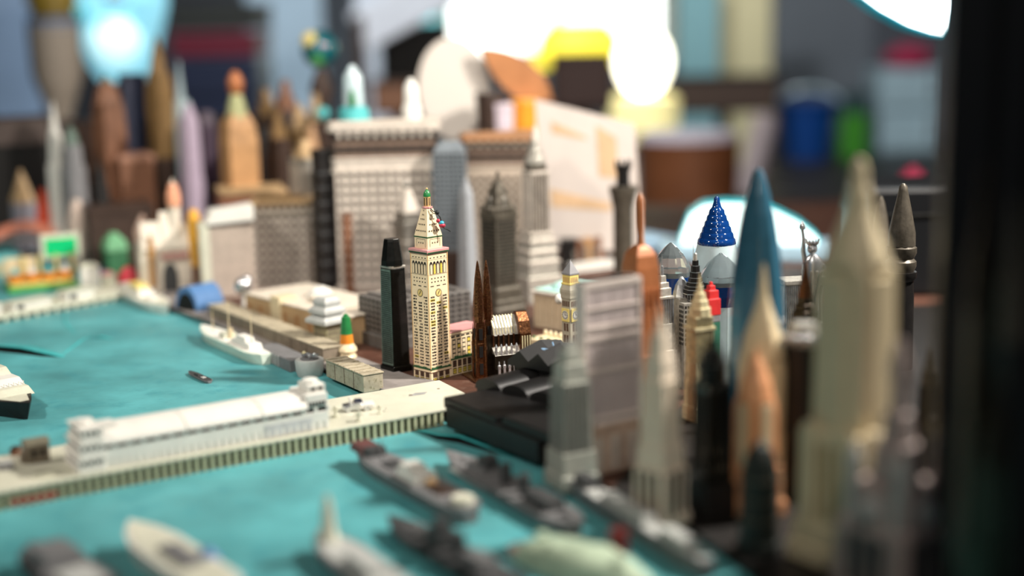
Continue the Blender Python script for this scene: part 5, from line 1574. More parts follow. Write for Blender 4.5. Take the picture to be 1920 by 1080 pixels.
# cream castle-like group
b, h, k = stand(318, 400, 548)
t = thing('cream_fantasy_hall', 'cream toy hall with pointed gables, a tall pink-tipped tower and dark arch', 'building model', b, R(8) - atan2(b.x, b.y))
M_crm = mat('ivory_resin', (220, 210, 194), .55, var=.06)
u = 116 / k / 2
MB().box(-u, u * .95, 0, u * 1.1, 0, h * .62).build('hall', M_crm, t, bev=.1)
for i in range(3):
    x = (-.62, .0, .6)[i] * u
    MB().sweep([(-.2, h * .55), (1.5, h * .55), (.65, h * (.9, 1.02, .86)[i])], x - u * .32, x + u * .32).build('gable', M_crm, t, bev=.05)
MB().stack([(0, u * .24), (h * 1.05, u * .2), (h * 1.2, u * .22), (h * 1.32, u * .1), (h * 1.42, .05)], 12, u * .18, .6).build('tower', M_crm, t, smooth=True)
MB().stack([(h * 1.08, u * .23), (h * 1.22, u * .235), (h * 1.36, u * .13)], 12, u * .18, .55).build('tower_tip', mat('apricot_paint', (226, 160, 126), .5), t, smooth=True)
MB().loft([[(u * -.1 + cos(pi * i / 10) * u * .24, y, h * .18 + sin(pi * i / 10) * h * .2) for i in range(11)] + [(u * -.1 - u * .24, y, 0), (u * -.1 + u * .24, y, 0)] for y in (-.14, .02)]).build('dark_arch', M_shipd, t)
MB().box(-u * .36, u * .5, -.2, .1, h * .42, h * .5).build('pink_lintel', mat('dusty_rose', (178, 132, 124), .6), t, bev=.05)
MB().stack([(h * .1, u * .1), (h * .55, u * .12), (h * .75, u * .04)], 10, -u * .66, -.12).build('brown_flag', mat('ochre_brown', (178, 134, 84), .6), t, smooth=True)
t, h, s = tower('mustard_pillar', 'mustard-yellow pillar ornament against the cream toy hall', (362, 392), 545, 24, [('foot', M_brown, [(0, .6), (.3, .7)], 12), ('pillar', mat('mustard_paint', (222, 164, 54), .45), [(.28, .62), (.5, .9), (.88, 1.0), (.96, .8), (1, .4)], 12)], 0)
t, h, s = tower('rose_turret', 'small dusty rose turret left of the cream toy hall', (266, 402), 540, 30, [('turret', mat('rose_beige', (196, 166, 150), .6), [(0, 1), (.6, .95), (.7, 1.1), (.8, 1.1), (1, .2)], 12)], 0)
t, h, s = tower('green_domed_house', 'small green house with rounded roof beyond the yacht', (212, 436), 516, 50, [('walls', mat('forest_green', (52, 108, 72), .6), [(0, 1), (.6, 1)], 4), ('roof', mat('mint_green', (104, 164, 120), .6), [(.6, 1.08), (.8, .9), (1, .3)], 4)], 20)

# ------------------------------------------------------------------ unsharp skyline at the far left
def T(*a, **k_):
    return tower(*a, **k_)


T('brown_round_top_tower', 'warm brown tower with rounded greenish cap and lower wing beside it', (198, 140), 470, 64, [('shaft', M_brown, [(0, 1), (.7, .96), (.84, .86)], 4), ('cap', M_brown, [(.83, .84), (.92, .6), (.96, .36)], 8), ('green_tip', M_verd_refl, [(.95, .34), (.98, .2), (1, .08)], 8)], 30)
T('brown_wing_block', 'low warm brown block standing beside the brown round-topped tower', (250, 288), 470, 74, [('walls', M_brown, [(0, 1), (.55, 1), (.55, 1.05), (.6, 1.05), (.6, .98), (.94, .98)], 4), ('roof', mat('rosy_brown', (158, 116, 94), .6), [(.94, 1.04), (1, 1.0)], 4)], 12)
T('dark_fir_tower', 'near-black stepped tower in front of the brown towers', (184, 296), 500, 46, [('shaft', M_blk, [(0, 1.2), (.3, 1.1), (.3, .9), (.6, .8)], 4), ('crown', M_blk, [(.6, .7), (.75, .6), (.75, .46), (.88, .36), (.88, .2), (1, .05)], 8)], 20)
T('dark_brown_plinth_block', 'dark brown block under the brown wing, behind the green house', (222, 384), 505, 120, [('walls', M_brownd, [(0, 1), (.92, 1)], 4), ('roof', M_brownd, [(.92, 1.05), (1, 1.05)], 4)], 5)
T('olive_needle_tower', 'tall olive-brown tower tapering to a needle point', (292, 66), 455, 58, [('base', M_brownd, [(0, 1), (.42, .98)], 4), ('shaft', M_olive, [(.41, .92), (.74, .86), (.82, .7)], 4), ('needle', M_olive, [(.81, .62), (.9, .4), (1, .04)], 8)], 40)
T('navy_slab_tower', 'blue-black slab tower between the brown and olive towers', (246, 138), 450, 60, [('body', M_navy, [(0, 1), (.95, .98), (.95, .8), (1, .8)], 4)], 15)
T('pale_spire_tower', 'pale grey spire tower at the far side, left of the brown towers', (98, 190), 480, 40, [('shaft', M_white, [(0, 1), (.6, .9), (.6, .7), (.8, .55)], 4), ('spire', M_white, [(.8, .45), (1, .05)], 8)], 35)
T('grey_companion_tower', 'mid-grey tower standing beside the pale spire tower', (132, 236), 484, 46, [('shaft', M_greystone, [(0, 1), (.7, .94), (.7, .78), (.86, .7)], 4), ('crown', M_verd_refl, [(.86, .6), (.95, .4), (1, .1)], 8)], 30)
T('red_orange_bottle', 'red-orange bottle-shaped tower among the far grey towers', (80, 356), 478, 32, [('body', mat('vermilion', (192, 72, 44), .5), [(0, 1), (.6, 1), (.75, .7), (.85, .5), (1, .45)], 14)], 0)
T('pale_vase', 'pale beige rounded vase-like tower beneath the grey towers', (143, 374), 500, 40, [('body', mat('pale_beige', (206, 186, 172), .5), [(0, .7), (.2, .95), (.6, 1), (.85, .7), (1, .35)], 16)], 0)
T('white_cone_house', 'small white cone-roofed house at the edge of the skyline', (38, 318), 470, 46, [('walls', mat('grey_lilac', (150, 148, 158), .6), [(0, 1), (.6, .95)], 4), ('roof', M_tan, [(.6, 1.0), (1, .05)], 4)], 20)
T('black_hall', 'large black hall behind the white cone-roofed house', (36, 220), 445, 150, [('walls', M_blk, [(0, 1), (.8, 1)], 4), ('roof', M_brownd, [(.8, 1.05), (1, .9)], 4)], 5)
T('lavender_tower', 'lavender-pink tower left of the amber wooden tower', (352, 196), 470, 44, [('shaft', M_lav, [(0, 1.1), (.5, 1.0), (.5, .9), (.9, .8)], 4), ('roof', M_lav, [(.9, .7), (1, .3)], 4)], 30)
T('purple_black_tower', 'purple-black tower tucked between the lavender and amber towers', (384, 208), 462, 40, [('shaft', mat('aubergine', (62, 46, 62), .5), [(0, 1), (.9, .95), (1, .6)], 4)], 25)
T('sky_white_tower', 'pale sky-white tower with thin spire, right of the olive needle tower', (334, 112), 452, 50, [('shaft', M_milk, [(0, 1), (.7, .9), (.78, .6)], 4), ('spire', M_milk, [(.78, .3), (1, .04)], 8)], 35)
t, h, s = tower('amber_figure_tower', 'amber wooden tower with pale green collar and orange knob on top', (440, 132), 492, 80, [('base', M_amber, [(0, .96), (.3, .92)], 4), ('shaft', M_amber, [(.29, .86), (.62, .9), (.72, .8), (.78, .5)], 4), ('green_collar', mat('sage_green', (164, 166, 120), .6), [(.74, .5), (.82, .38), (.88, .24)], 8), ('knob', M_copper, [(.87, .2), (.9, .36), (.95, .38), (.985, .22), (1, .06)], 12)], 20)
T('crimson_slab', 'crimson slab half hidden behind the amber wooden tower', (470, 262), 470, 34, [('body', mat('crimson', (120, 32, 46), .5), [(0, 1), (.95, 1), (1, .9)], 4)], 10)
T('black_void_tower', 'plain black tower right of the amber wooden tower', (500, 240), 468, 56, [('body', M_blk, [(0, 1), (.94, .98), (.94, .9), (1, .9)], 4)], 15)
for i, (x, y, wd, m, m2, lb) in enumerate(((498, 166, 44, M_brownd, M_olive, 'dark brown tower with stubby olive top, first in the dark row'), (534, 150, 46, M_brownd, M_brown, 'dark brown tower with pointed brown top, second in the dark row'),
                                           (560, 196, 40, M_olive, M_tan, 'olive tower with tan cap in the dark row'), (590, 176, 36, M_brownd, M_tan, 'dark brown tower under the globe stand'), (520, 210, 40, M_brownd, M_olive, 'low dark brown tower before the dark row'))):
    T('dark_row_tower', lb, (x, y), 448 + (i % 3) * 8 + (26 if i == 4 else 0), wd, [('shaft', m, [(0, 1.5), (.72, 1.42), (.72, 1.2), (.82, 1.1)], 4), ('crown', m2, [(.82, .8), (.9, .7), (.9, .5), (1, .3)], 8)], 20 + i * 6, group='dark skyline row')
T('peach_finial', 'small peach finial tower below the teal trinket', (584, 232), 470, 28, [('body', mat('dusty_peach', (190, 150, 112), .6), [(0, .8), (.7, .8), (.8, 1), (.9, .6), (1, .2)], 12)], 0)
T('terracotta_low_block', 'terracotta low roof strip above the grey grid hotel', (470, 352), 500, 130, [('walls', mat('terracotta', (168, 110, 84), .6), [(0, 1), (.95, 1)], 4), ('roof', M_tan, [(.95, 1.03), (1, 1.03)], 4)], 6)
b, h, k = stand(604, 196, 470)
t = thing('teal_trinket', 'turquoise glazed trinket perched on a dark stem, left of the pale wedge', 'trinket', b)
MB().stack([(0, .5), (h * .84, .35)], 10).build('stem', M_brownd, t)
MB().ball((0, 0, h * .94), .75, 12, 8, .9).build('teal_ball', M_teal, t, smooth=True)
# globe on its stand
c = W(600, 92, 150)
t = thing('globe', 'small teal and green globe on a bronze stand, rising over the dark skyline', 'globe', (c.x, c.y, LZ))
r_ = 34 * 150 / FPX
MB().ball((0, 0, c.z - LZ), r_, 24, 14).build('sphere', mat('globe_teal', (22, 96, 106), .12, var=.25, scale=.3, coat=.8), t, smooth=True)
for an, sz in ((3.9, .52), (4.6, .42), (2.9, .3)):
    qz = {3: .42, 4: -.5, 2: .1}[int(an)]
    MB().ball((cos(an) * r_ * .58, sin(an) * r_ * .58, c.z - LZ + qz * r_), r_ * sz, 12, 8).build('continent', {3: M_lemon, 4: M_grass, 2: M_amber}[int(an)], t, smooth=True)
MB().stack([(0, 1.6), (.6, 1.5), (c.z - 4.5 - r_, .7), (c.z - 2.5 - r_, 1.3), (c.z - .4 - r_, .5)], 12).build('stand', M_brownd, t, smooth=True)
# teal snow-globe like base on the wedge roof
wb = bpy.data.objects['wedge_skyscraper']
b, h, k = stand(722, 228, 546)
for i, (px, py, hh, m1, m2, lb) in enumerate(((664, 222, 4.6, M_teal, M_milk, 'milky snow-globe tower on a turquoise foot, standing on the pale wedge roof'), (772, 216, 3.4, M_white, M_white, 'small white tower standing on the pale wedge roof'))):
    q = W(px, py, b.y + 2.2)
    t = thing('roof_ornament', lb, 'ornament', (q.x, q.y, b.z + h - .02))
    MB().stack([(0, 1.35 if i == 0 else .8), (1.0, 1.25 if i == 0 else .8), (1.4, .6)], 14).build('foot', m1, t, smooth=True)
    MB().stack([(1.2, .9 if i == 0 else .65), (hh * .8, .8 if i == 0 else .6), (hh, .2)], 14).build('body', m2, t, smooth=True)
    if i == 0:
        MB().stack([(1.3, .25), (2.2, .2), (2.6, .05)], 8, 0, -.95).build('green_figure', M_green, t)

# ------------------------------------------------------------------ room behind the model: counter, shelf, clutter and lamps
def em(name, col, e):
    return mat(name, col, .5, var=.02, emit=e)


CZ = -13.0
ct_ = thing('back_counter', 'long dark wooden counter running behind the model table', 'counter', (0, 262, FL))
M_cnt = mat('dark_counter_wood', (26, 21, 19), .5, var=.2, scale=.1)
MB().box(-230, 230, -48, 120, TZ + CZ - 4, TZ + CZ).build('worktop', M_cnt, ct_, bev=.5)
for x in (-200, -70, 70, 200):
    MB().box(x - 4, x + 4, -40, 110, 0, TZ + CZ - 4).build('leg_frame', M_cnt, ct_)
MB().box(-220, 220, 100, 106, 10, TZ + CZ - 4).build('back_panel', M_cnt, ct_)


def at(px, py, y):
    return W(px, py, y)


def wpx(n, y):
    return n * y / FPX


def slab(name, label, cat, x0, x1, y0, y1, Y, m, dep=None, tilt=0.0, m_trim=None, foot=None):
    """upright flat thing (card, panel, box) given by its outline in the room at distance Y; stands on the counter or table"""
    a_, b_ = at(x0, y1, Y), at(x1, y0, Y)
    w_, h_ = abs(b_.x - a_.x), abs(b_.z - a_.z)
    d_ = dep if dep else w_ * .5
    t = thing(name, label, cat, ((a_.x + b_.x) / 2, Y + d_ / 2, a_.z if foot is None else foot), 0)
    z0 = 0 if foot is None else a_.z - foot
    MB().box(-w_ / 2, w_ / 2, -d_ / 2, d_ / 2, z0, z0 + h_).build('body', m, t, bev=min(w_, d_) * .08)
    if m_trim:
        MB().box(-w_ / 2 - .2, w_ / 2 + .2, -d_ / 2 - .2, d_ / 2 + .2, z0 + h_ * .9, z0 + h_ * 1.0).build('lid', m_trim, t, bev=.1)
    if foot is not None and z0 > .5:
        MB().stack([(0, min(w_, 8) * .5), (1, min(w_, 8) * .5), (1, min(w_, 8) * .16), (z0, min(w_, 8) * .16)], 12).build('stand', M_brownd, t)
    return t, w_, h_, z0


a_, b_ = at(128, 300, 164), at(596, 214, 164)
t = thing('long_dark_crate', 'long dark brown crate standing behind the unsharp brown skyline', 'crate', ((a_.x + b_.x) / 2, 163.5, 0))
w_, h_ = b_.x - a_.x, b_.z
MB().box(-w_ / 2, w_ / 2, -2.4, 2.4, 0, h_).build('body', mat('dark_crate_wood', (40, 31, 28), .6, var=.25, scale=.2), t, bev=.15)
for i in range(3):
    MB().box(-w_ / 2 - .1, w_ / 2 + .1, -2.65, -2.4, .4 + i * h_ / 3, (i + 1) * h_ / 3 - .2).build('plank', M_brownd, t, bev=.05)


# white oval card
def oval(name, label, cx, cy, rx, ry, Y, m, lean=0.0, tilt=0.0, foot=LZ):
    c = at(cx, cy, Y)
    a_, b_ = wpx(rx, Y), wpx(ry, Y)
    t = thing(name, label, 'plaque', (c.x, c.y, foot))
    ring = [(cos(2 * pi * i / 40) * a_, sin(2 * pi * i / 40) * b_) for i in range(40)]
    ct0, st0 = cos(tilt), sin(tilt)
    ring = [(x * ct0 - z * st0, x * st0 + z * ct0) for x, z in ring]
    MB().loft([[(x, y, c.z - foot + z) for x, z in ring] for y in (-.25, .25)]).build('disc', m, t, bev=.1)
    MB().loft([[(x * .93, y, c.z - foot + z * .93) for x, z in ring] for y in (-.3, -.2)]).build('face', m, t)
    MB().tube([(0, .6, 0), (0, .4, c.z - foot)], .35, 8).build('prop_rod', M_brownd, t)
    MB().cbox(0, .5, 0, 3.4, 3, .6).build('foot', M_brownd, t, bev=.1)
    return t


M_plate = mat('ivory_card', (226, 218, 208), .6, var=.03, scale=.2)
oval('white_oval_plaque', 'large ivory oval plaque standing behind the wedge skyscrapers', 852, 168, 68, 96, 142, M_plate, tilt=R(4))
# brown wooden leaf-shaped paddle
c = at(968, 140, 140)
t = thing('wooden_paddle', 'tan wooden leaf-shaped paddle leaning beside the ivory plaque', 'paddle', (c.x, c.y, LZ))
a_ = wpx(82, 140)
b_ = wpx(34, 140)
tl = R(-38)
ring = []
for i in range(28):
    an = 2 * pi * i / 28
    x, z = cos(an) * a_, b_ * (1 if an < pi else -1) * abs(sin(an)) ** 1.7 * (1 + .2 * cos(an))
    ring.append((x * cos(tl) - z * sin(tl), x * sin(tl) + z * cos(tl)))
MB().loft([[(x, y, c.z - LZ + z) for x, z in ring] for y in (-.3, .3)]).build('blade', mat('tan_paddle_wood', (184, 126, 82), .5, var=.15, scale=.4), t, bev=.1)
MB().tube([(cos(tl) * a_ * .9, 0, c.z - LZ + sin(tl) * a_ * .9), (cos(tl) * a_ * 1.5, .2, .0)], .6, 10).build('handle', M_brown, t, smooth=True)
# pale printed card behind the silver tower
Y = 126
a0, a1, a2, a3 = at(1020, 470, Y), at(1205, 470, Y), at(1190, 232, Y), at(1003, 186, Y)
t = thing('pale_printed_card', 'large pale card with faint brown print, propped behind the silver ribbed tower', 'card', (a0.x, Y, LZ))
M_card = mat('pale_card', (206, 196, 188), .6, var=.05, scale=.3)
M_cardp = mat('tan_print', (204, 172, 136), .6, var=.2, scale=.4)


def crd(u, v, e):
    p = (a0 * (1 - u) + a1 * u) * (1 - v) + (a3 * (1 - u) + a2 * u) * v
    return (p.x - a0.x, e, p.z - LZ)


MB().loft([[crd(0, 0, e), crd(1, 0, e), crd(1, 1, e), crd(0, 1, e)] for e in (-.12, .12)]).build('sheet', M_card, t)
for u0, u1, v0, v1 in ((.6, .8, .55, .92), (.15, .5, .80, .88), (.1, .7, .30, .42), (.72, .92, .32, .4)):
    MB().loft([[crd(u0, v0, e), crd(u1, v0, e), crd(u1, v1 - .06, e), crd(u0, v1, e)] for e in (-.15, -.12)]).build('printed_patch', M_cardp, t)
MB().cbox((a1.x - a0.x) / 2, .8, 0, 6, 1.6, 2).build('easel_foot', M_brownd, t)
# orange and lilac ornaments on the copper wedge roof
b, h, k = stand(929, 250, 528)
for i, (px, m, hh, lb) in enumerate(((985, mat('glow_orange', (240, 160, 50), .4), 3.0, 'orange tub standing behind the copper-topped wedge'), (942, mat('pale_lilac', (214, 200, 210), .5), 2.6, 'pale lilac tub behind the copper-topped wedge'), (920, M_brownd, 3.6, 'dark tub behind the copper-topped wedge'))):
    q = at(px, 250, 138)
    t = thing('small_tub', lb, 'tub', (q.x, 138, LZ))
    zt_ = q.z - LZ
    MB().stack([(0, 1.0), (zt_ - .5, .9), (zt_ - .5, 1.25), (zt_ + hh, 1.4), (zt_ + hh, 1.2)], 14).build('body', m, t, smooth=True)
    MB().stack([(zt_ + hh, 1.5), (zt_ + hh + .3, 1.4)], 14).build('rim', m, t, smooth=True)

# --- lamps and glowing things
M_glow = em('lamp_white_glow', (250, 255, 255), 5.0)
M_glowc = em('lamp_cyan_glow', (146, 214, 232), 1.0)
M_glowy = em('lamp_yellow_glow', (245, 222, 60), 1.6)
M_glowb = em('lamp_bulb_glow', (255, 250, 225), 6.0)
# white oval lamp head at upper right, lights the city from that side
Y = 118
c = at(1690, -52, Y)
t = thing('white_lamp_head', 'white glowing oval lamp head with cyan rim hanging at the black post', 'lamp', (c.x, c.y, c.z))
sec = [(-9.2, 4.6), (-8.2, 2.6), (-6.4, .9), (-4.2, -1.0), (-1.6, -2.9), (.8, -4.2), (2.6, -4.8), (3.6, -5.0), (4.2, -4.4), (4.4, -3.0), (4.4, 6)]
ring = [(p[0], p[1]) for p in sec] + [(-9.2, 8)]
MB().loft([[(x, y, z) for x, z in ring] for y in (0, 4)]).build('diffuser', M_glow, t)
MB().loft([[(x * 1.03, y, z * 1.045 - .05) for x, z in ring] for y in (.3, 4.4)]).build('rim', mat('aqua_rim', (20, 150, 170), .3, emit=.35), t)
MB().tube([(3, 3, 6), (9, 6, 22), (12, 10, 60)], .8, 10).build('arm', M_blk, t)
# big bright window glow at the top
Yw = 430
p0, p1 = at(850, 96, Yw), at(1235, -160, Yw)
w1 = struct(MB().box(p0.x, p1.x, Yw, Yw + 2, p0.z, p1.z).build('window_1', em('bright_window', (250, 255, 252), 3.6), None, loc=(0, 0, 0)))
fr = MB()
for x in (p0.x - 4, p1.x):
    fr.box(x, x + 4, Yw - 2, Yw + 3, p0.z - 4, p1.z + 4)
fr.box(p0.x, p1.x, Yw - 2, Yw + 3, p0.z - 4, p0.z)
fr.box(p0.x, p1.x, Yw - 2, Yw + 3, p1.z, p1.z + 4)
fr.build('window_frame', M_whitey, w1)
MB().box((p0.x + p1.x) / 2 - 1.5, (p0.x + p1.x) / 2 + 1.5, Yw - 2, Yw + 1, p0.z, p1.z).build('glazing_bar', M_whitey, w1)
p0, p1 = at(818, 110, Yw + 4), at(880, -120, Yw + 4)
struct(MB().box(p0.x - 6, p1.x, Yw + 4, Yw + 6, p0.z - 6, p1.z).build('window_2', em('cyan_window', (130, 225, 232), 1.1), None, loc=(0, 0, 0)))
# yellow lit shade below the window
c = at(1085, 82, 330)
t = thing('yellow_lit_shade', 'wide yellow lit shade glowing under the bright window', 'lamp', (c.x, c.y, CZ))
u = wpx(88, 330)
z_ = c.z - CZ
MB().stack([(z_ - 5, u * 1.0, u * .6), (z_ + 2, u * .85, u * .55), (z_ + 5, u * .6, u * .4)], 24).build('shade', M_glowy, t, smooth=True)
MB().stack([(0, 5), (1.5, 5), (1.5, 1), (z_ - 4, 1)], 14).build('lamp_stand', M_brownd, t)
# bulb with pale yellow shade
c = at(1206, 116, 260)
t = thing('bare_bulb_lamp', 'lamp with dazzling bulb over a pale yellow bowl shade', 'lamp', (c.x, c.y, CZ))
z_ = c.z - CZ
MB().ball((0, 0, z_), wpx(50, 260), 18, 12, 1.25).build('bulb', M_glowb, t, smooth=True)
MB().stack([(z_ - 15, wpx(34, 260)), (z_ - 12, wpx(64, 260)), (z_ - 6.5, wpx(66, 260)), (z_ - 6, wpx(54, 260))], 20).build('bowl_shade', em('pale_yellow_shade', (240, 226, 160), .75), t, smooth=True)
MB().stack([(0, 5), (1.2, 5), (1.2, 1.2), (z_ - 15, 1.2)], 14).build('lamp_stand', mat('brass', (200, 170, 110), .3, .8), t, smooth=True)
# cyan-lit glass jar
c = at(226, 62, 250)
t = thing('cyan_lit_glass', 'large cyan glowing glass vessel standing behind the far skyline', 'lamp', (c.x, c.y, CZ))
z_ = c.z - CZ
rg = random.Random(5)
MB().stack([(z_ - 9, wpx(34, 250)), (z_ - 5, wpx(60, 250)), (z_ + 4, wpx(86, 250)), (z_ + 12, wpx(96, 250))], 20).build('glowing_bowl', M_glowc, t, smooth=True)
MB().ball((0.5, -5, z_ - 1), wpx(46, 250), 14, 10).build('hot_core', em('cyan_core', (205, 246, 250), 1.3), t, smooth=True)
for i in range(5):
    MB().ball((rg.uniform(-6, 6), -7, z_ + rg.uniform(-2, 9)), rg.uniform(1.2, 2.4), 10, 7).build('glass_lobe', (M_milk, M_glowc, M_teal)[i % 3], t, smooth=True)
MB().stack([(0, 5), (1.5, 5), (1.5, 1.4), (z_ - 9, 1.4)], 14).build('pedestal', M_brownd, t, smooth=True)
# pale goblet with yellow domed lid
c = at(112, 190, 200)
t = thing('pale_goblet', 'beige goblet-shaped stand lamp with olive-yellow domed lid', 'goblet', (c.x, c.y, CZ))
z_ = c.z - CZ
k_ = 200 / FPX
MB().stack([(0, 4), (1, 4), (1, 1.6), (z_ - 2, 20 * k_), (z_ + .5, 32 * k_), (z_ + 3.6, 46 * k_), (z_ + 10.5, 48 * k_), (z_ + 10.8, 44 * k_)], 20).build('bowl', mat('warm_beige', (196, 182, 166), .5), t, smooth=True)
MB().stack([(z_ + 9.8, 48 * k_), (z_ + 11.5, 46 * k_)], 20).build('blue_ring', M_bluep, t, smooth=True)
MB().stack([(z_ + 11.4, 40 * k_), (z_ + 13, 38 * k_), (z_ + 13.1, 46 * k_), (z_ + 16.2, 44 * k_), (z_ + 18.5, 30 * k_), (z_ + 19, 10 * k_)], 20).build('domed_lid', mat('olive_yellow', (168, 140, 52), .5, var=.2, scale=.3), t, smooth=True)
# stacked dark, maroon and navy boxes
for i, (y0, y1, m, lb) in enumerate(((108, 156, M_navy, 'navy box at the bottom of the dark stack on the counter'), (58, 108, mat('maroon', (96, 28, 44), .5), 'maroon box in the middle of the dark stack'), (6, 58, mat('charcoal_green', (38, 40, 38), .6), 'charcoal box on top of the maroon box'))):
    Y = 240
    a_, b_ = at(322, y1, Y), at(478, y0, Y)
    z0 = a_.z
    if i == 0:
        z0 = CZ
    t = thing('storage_box', lb, 'box', ((a_.x + b_.x) / 2, Y + 8, z0))
    w_, h_ = b_.x - a_.x, b_.z - z0
    MB().box(-w_ / 2, w_ / 2, -8, 8, 0, h_ * .97).build('box', m, t, bev=.3)
    MB().box(-w_ / 2 - .3, w_ / 2 + .3, -8.3, 8.3, h_ * .8, h_ - .02).build('lid', m, t, bev=.2)
# pale hanging sheets
for i, (x0, x1, y0, y1, Y, col, lb) in enumerate(((470, 600, -60, 200, 300, (168, 188, 204), 'pale blue-grey board leaning behind the globe'), (672, 775, -40, 200, 290, (214, 220, 232), 'pale lavender board right of the globe'),
                                                  (-30, 62, -60, 230, 300, (160, 182, 212), 'pale blue board at the far side of the counter'), (1270, 1350, -60, 150, 330, (120, 160, 166), 'pale teal cloth-covered board behind the bulb lamp'),
                                                  (1348, 1448, -80, 140, 340, (196, 184, 146), 'cream board next to the teal cloth-covered board'), (1452, 1640, -60, 175, 379, (86, 90, 96), 'dim grey board behind the blue bucket'))):
    a_, b_ = at(x0, y1, Y), at(x1, y0, Y)
    t = thing('leaning_board', lb, 'board', ((a_.x + b_.x) / 2, Y, CZ))
    w_ = b_.x - a_.x
    m = mat('board_paint_%s' % 'abcdef'[i], col, .6, var=.12, scale=.06)
    MB().box(-w_ / 2, w_ / 2, 0, 1.6, 0, b_.z - CZ).build('panel', m, t, bev=.3)
    MB().box(-w_ / 2, w_ / 2, -.6, 0, 0, 2.5).build('foot_rail', m, t)
# pale diagonal beam with dark cloth beneath
p0, p1 = at(690, 96, 250), at(905, -20, 250)
t = thing('slanted_white_board', 'long pale slanted board rising over a black cloth', 'board', (p0.x, 250, p0.z))
d_ = p1 - p0
L = d_.length
nv = Vector((-d_.z, 0, d_.x)) / L
MB().loft([[(0, y, 0), (d_.x, y, d_.z), (d_.x + nv.x * 7, y, d_.z + nv.z * 7), (nv.x * 7, y, nv.z * 7)] for y in (-1.2, 1.2)]).build('board', mat('pale_grey_board', (206, 208, 216), .5), t, bev=.3)
MB().box(-2.2, -.4, -1.5, 1.5, CZ - p0.z, 6).build('prop_post', M_brownd, t, bev=.2)
slab('black_draped_box', 'black cloth-covered box under the slanted pale board', 'box', 716, 842, 42, 200, 246 + 10, M_blk, 10, foot=CZ)
slab('brown_low_chest', 'brown wooden chest before the black cloth-covered box', 'chest', 700, 785, 150, 216, 226, M_brown, 10, m_trim=M_brownd, foot=CZ)
slab('dark_brown_carton', 'dark brown carton below the yellow lit shade', 'box', 1036, 1150, 98, 210, 236, mat('dark_brown_card', (56, 36, 30), .6), 10, m_trim=M_brownd, foot=CZ)
slab('dark_drawer_unit', 'dark brown drawer unit behind the bulb lamp', 'drawer unit', 1262, 1462, 140, 215, 300, M_brownd, 10, m_trim=M_blk, foot=CZ)
# brown wooden bowl with pale rim
c = at(1300, 395, 215)
t = thing('wooden_drum', 'big brown wooden drum with a pale lilac-grey top', 'drum', (c.x, 222, CZ))
zt_ = at(1300, 268, 215).z - CZ
zl = at(1300, 330, 215).z - CZ
u = wpx(98, 215)
MB().stack([(0, u * .98), (max(zl, 2), u * 1.0), (zt_, u * 1.02)], 28).build('body', mat('drum_wood', (110, 66, 40), .45, var=.2, scale=.15), t, smooth=True)
MB().stack([(zt_, u * .96), (zt_ + 1.2, u * .9)], 28).build('skin', mat('lilac_grey_top', (176, 168, 178), .6), t, smooth=True)
# diagonal pinkish stick, bucket, canister, fridge
a_, b_ = at(1400, 420, 260), at(1445, 220, 260)
t = thing('pinkish_strut', 'pinkish-grey slanted strut right of the wooden drum', 'strut', (a_.x, 260, CZ))
MB().tube([(0, 0, 2.8), (b_.x - a_.x, 3, b_.z - CZ)], 2.6, 10).build('bar', mat('pinkish_grey_bar', (142, 128, 130), .6), t, smooth=True)
MB().cbox(0, 0, 0, 9, 9, 1).build('foot', M_brownd, t)
Y = 360
c = at(1510, 318, Y)
t = thing('blue_bucket', 'deep blue plastic bucket on the counter', 'bucket', (c.x, Y, CZ))
zt_ = at(1510, 196, Y).z - CZ
u = wpx(58, Y)
MB().stack([(0, u * .75), (zt_, u), (zt_, u * 1.08), (zt_ + 1, u * 1.08)], 24).build('pail', mat('royal_blue_plastic', (10, 58, 122), .4), t, smooth=True)
MB().tube([(cos(pi * i / 10) * u, -u * .3, zt_ + sin(pi * i / 10) * 4) for i in range(11)], .5, 6).build('handle', M_milk, t, smooth=True)
c = at(1600, 330, Y)
t = thing('green_canister', 'bright green canister with dark lid beside the blue bucket', 'canister', (c.x, Y, CZ))
zt_ = at(1600, 210, Y).z - CZ
u = wpx(28, Y)
MB().stack([(0, u), (zt_, u)], 20).build('tin', mat('leaf_green_tin', (58, 128, 34), .45), t, smooth=True)
MB().stack([(zt_, u * 1.05), (zt_ + 5, u * 1.0)], 20).build('lid', mat('dark_teal_lid', (34, 56, 58), .5), t, smooth=True)
Y = 365
a_, b_ = at(1644, 372, Y), at(1772, 128, Y)
t = thing('pale_cabinet', 'pale grey-blue metal cabinet beside the green canister', 'cabinet', ((a_.x + b_.x) / 2, Y + 8, CZ))
w_ = b_.x - a_.x
M_cab = mat('grey_blue_metal', (150, 170, 178), .5, var=.06, scale=.05)
MB().box(-w_ / 2, w_ / 2, -8, 8, 0, b_.z - CZ).build('carcass', M_cab, t, bev=.4)
for i in range(2):
    dr = MB().box(-w_ / 2 + .8, w_ / 2 - .8, -8.8, -8, 1 + i * (b_.z - CZ) / 2, (i + 1) * (b_.z - CZ) / 2 - 1).build('door', M_cab, t, bev=.3)
    MB().box(w_ / 2 - 4, w_ / 2 - 3, -10, -8.7, 4 + i * (b_.z - CZ) / 2, 10 + i * (b_.z - CZ) / 2).build('handle', M_silver, dr)
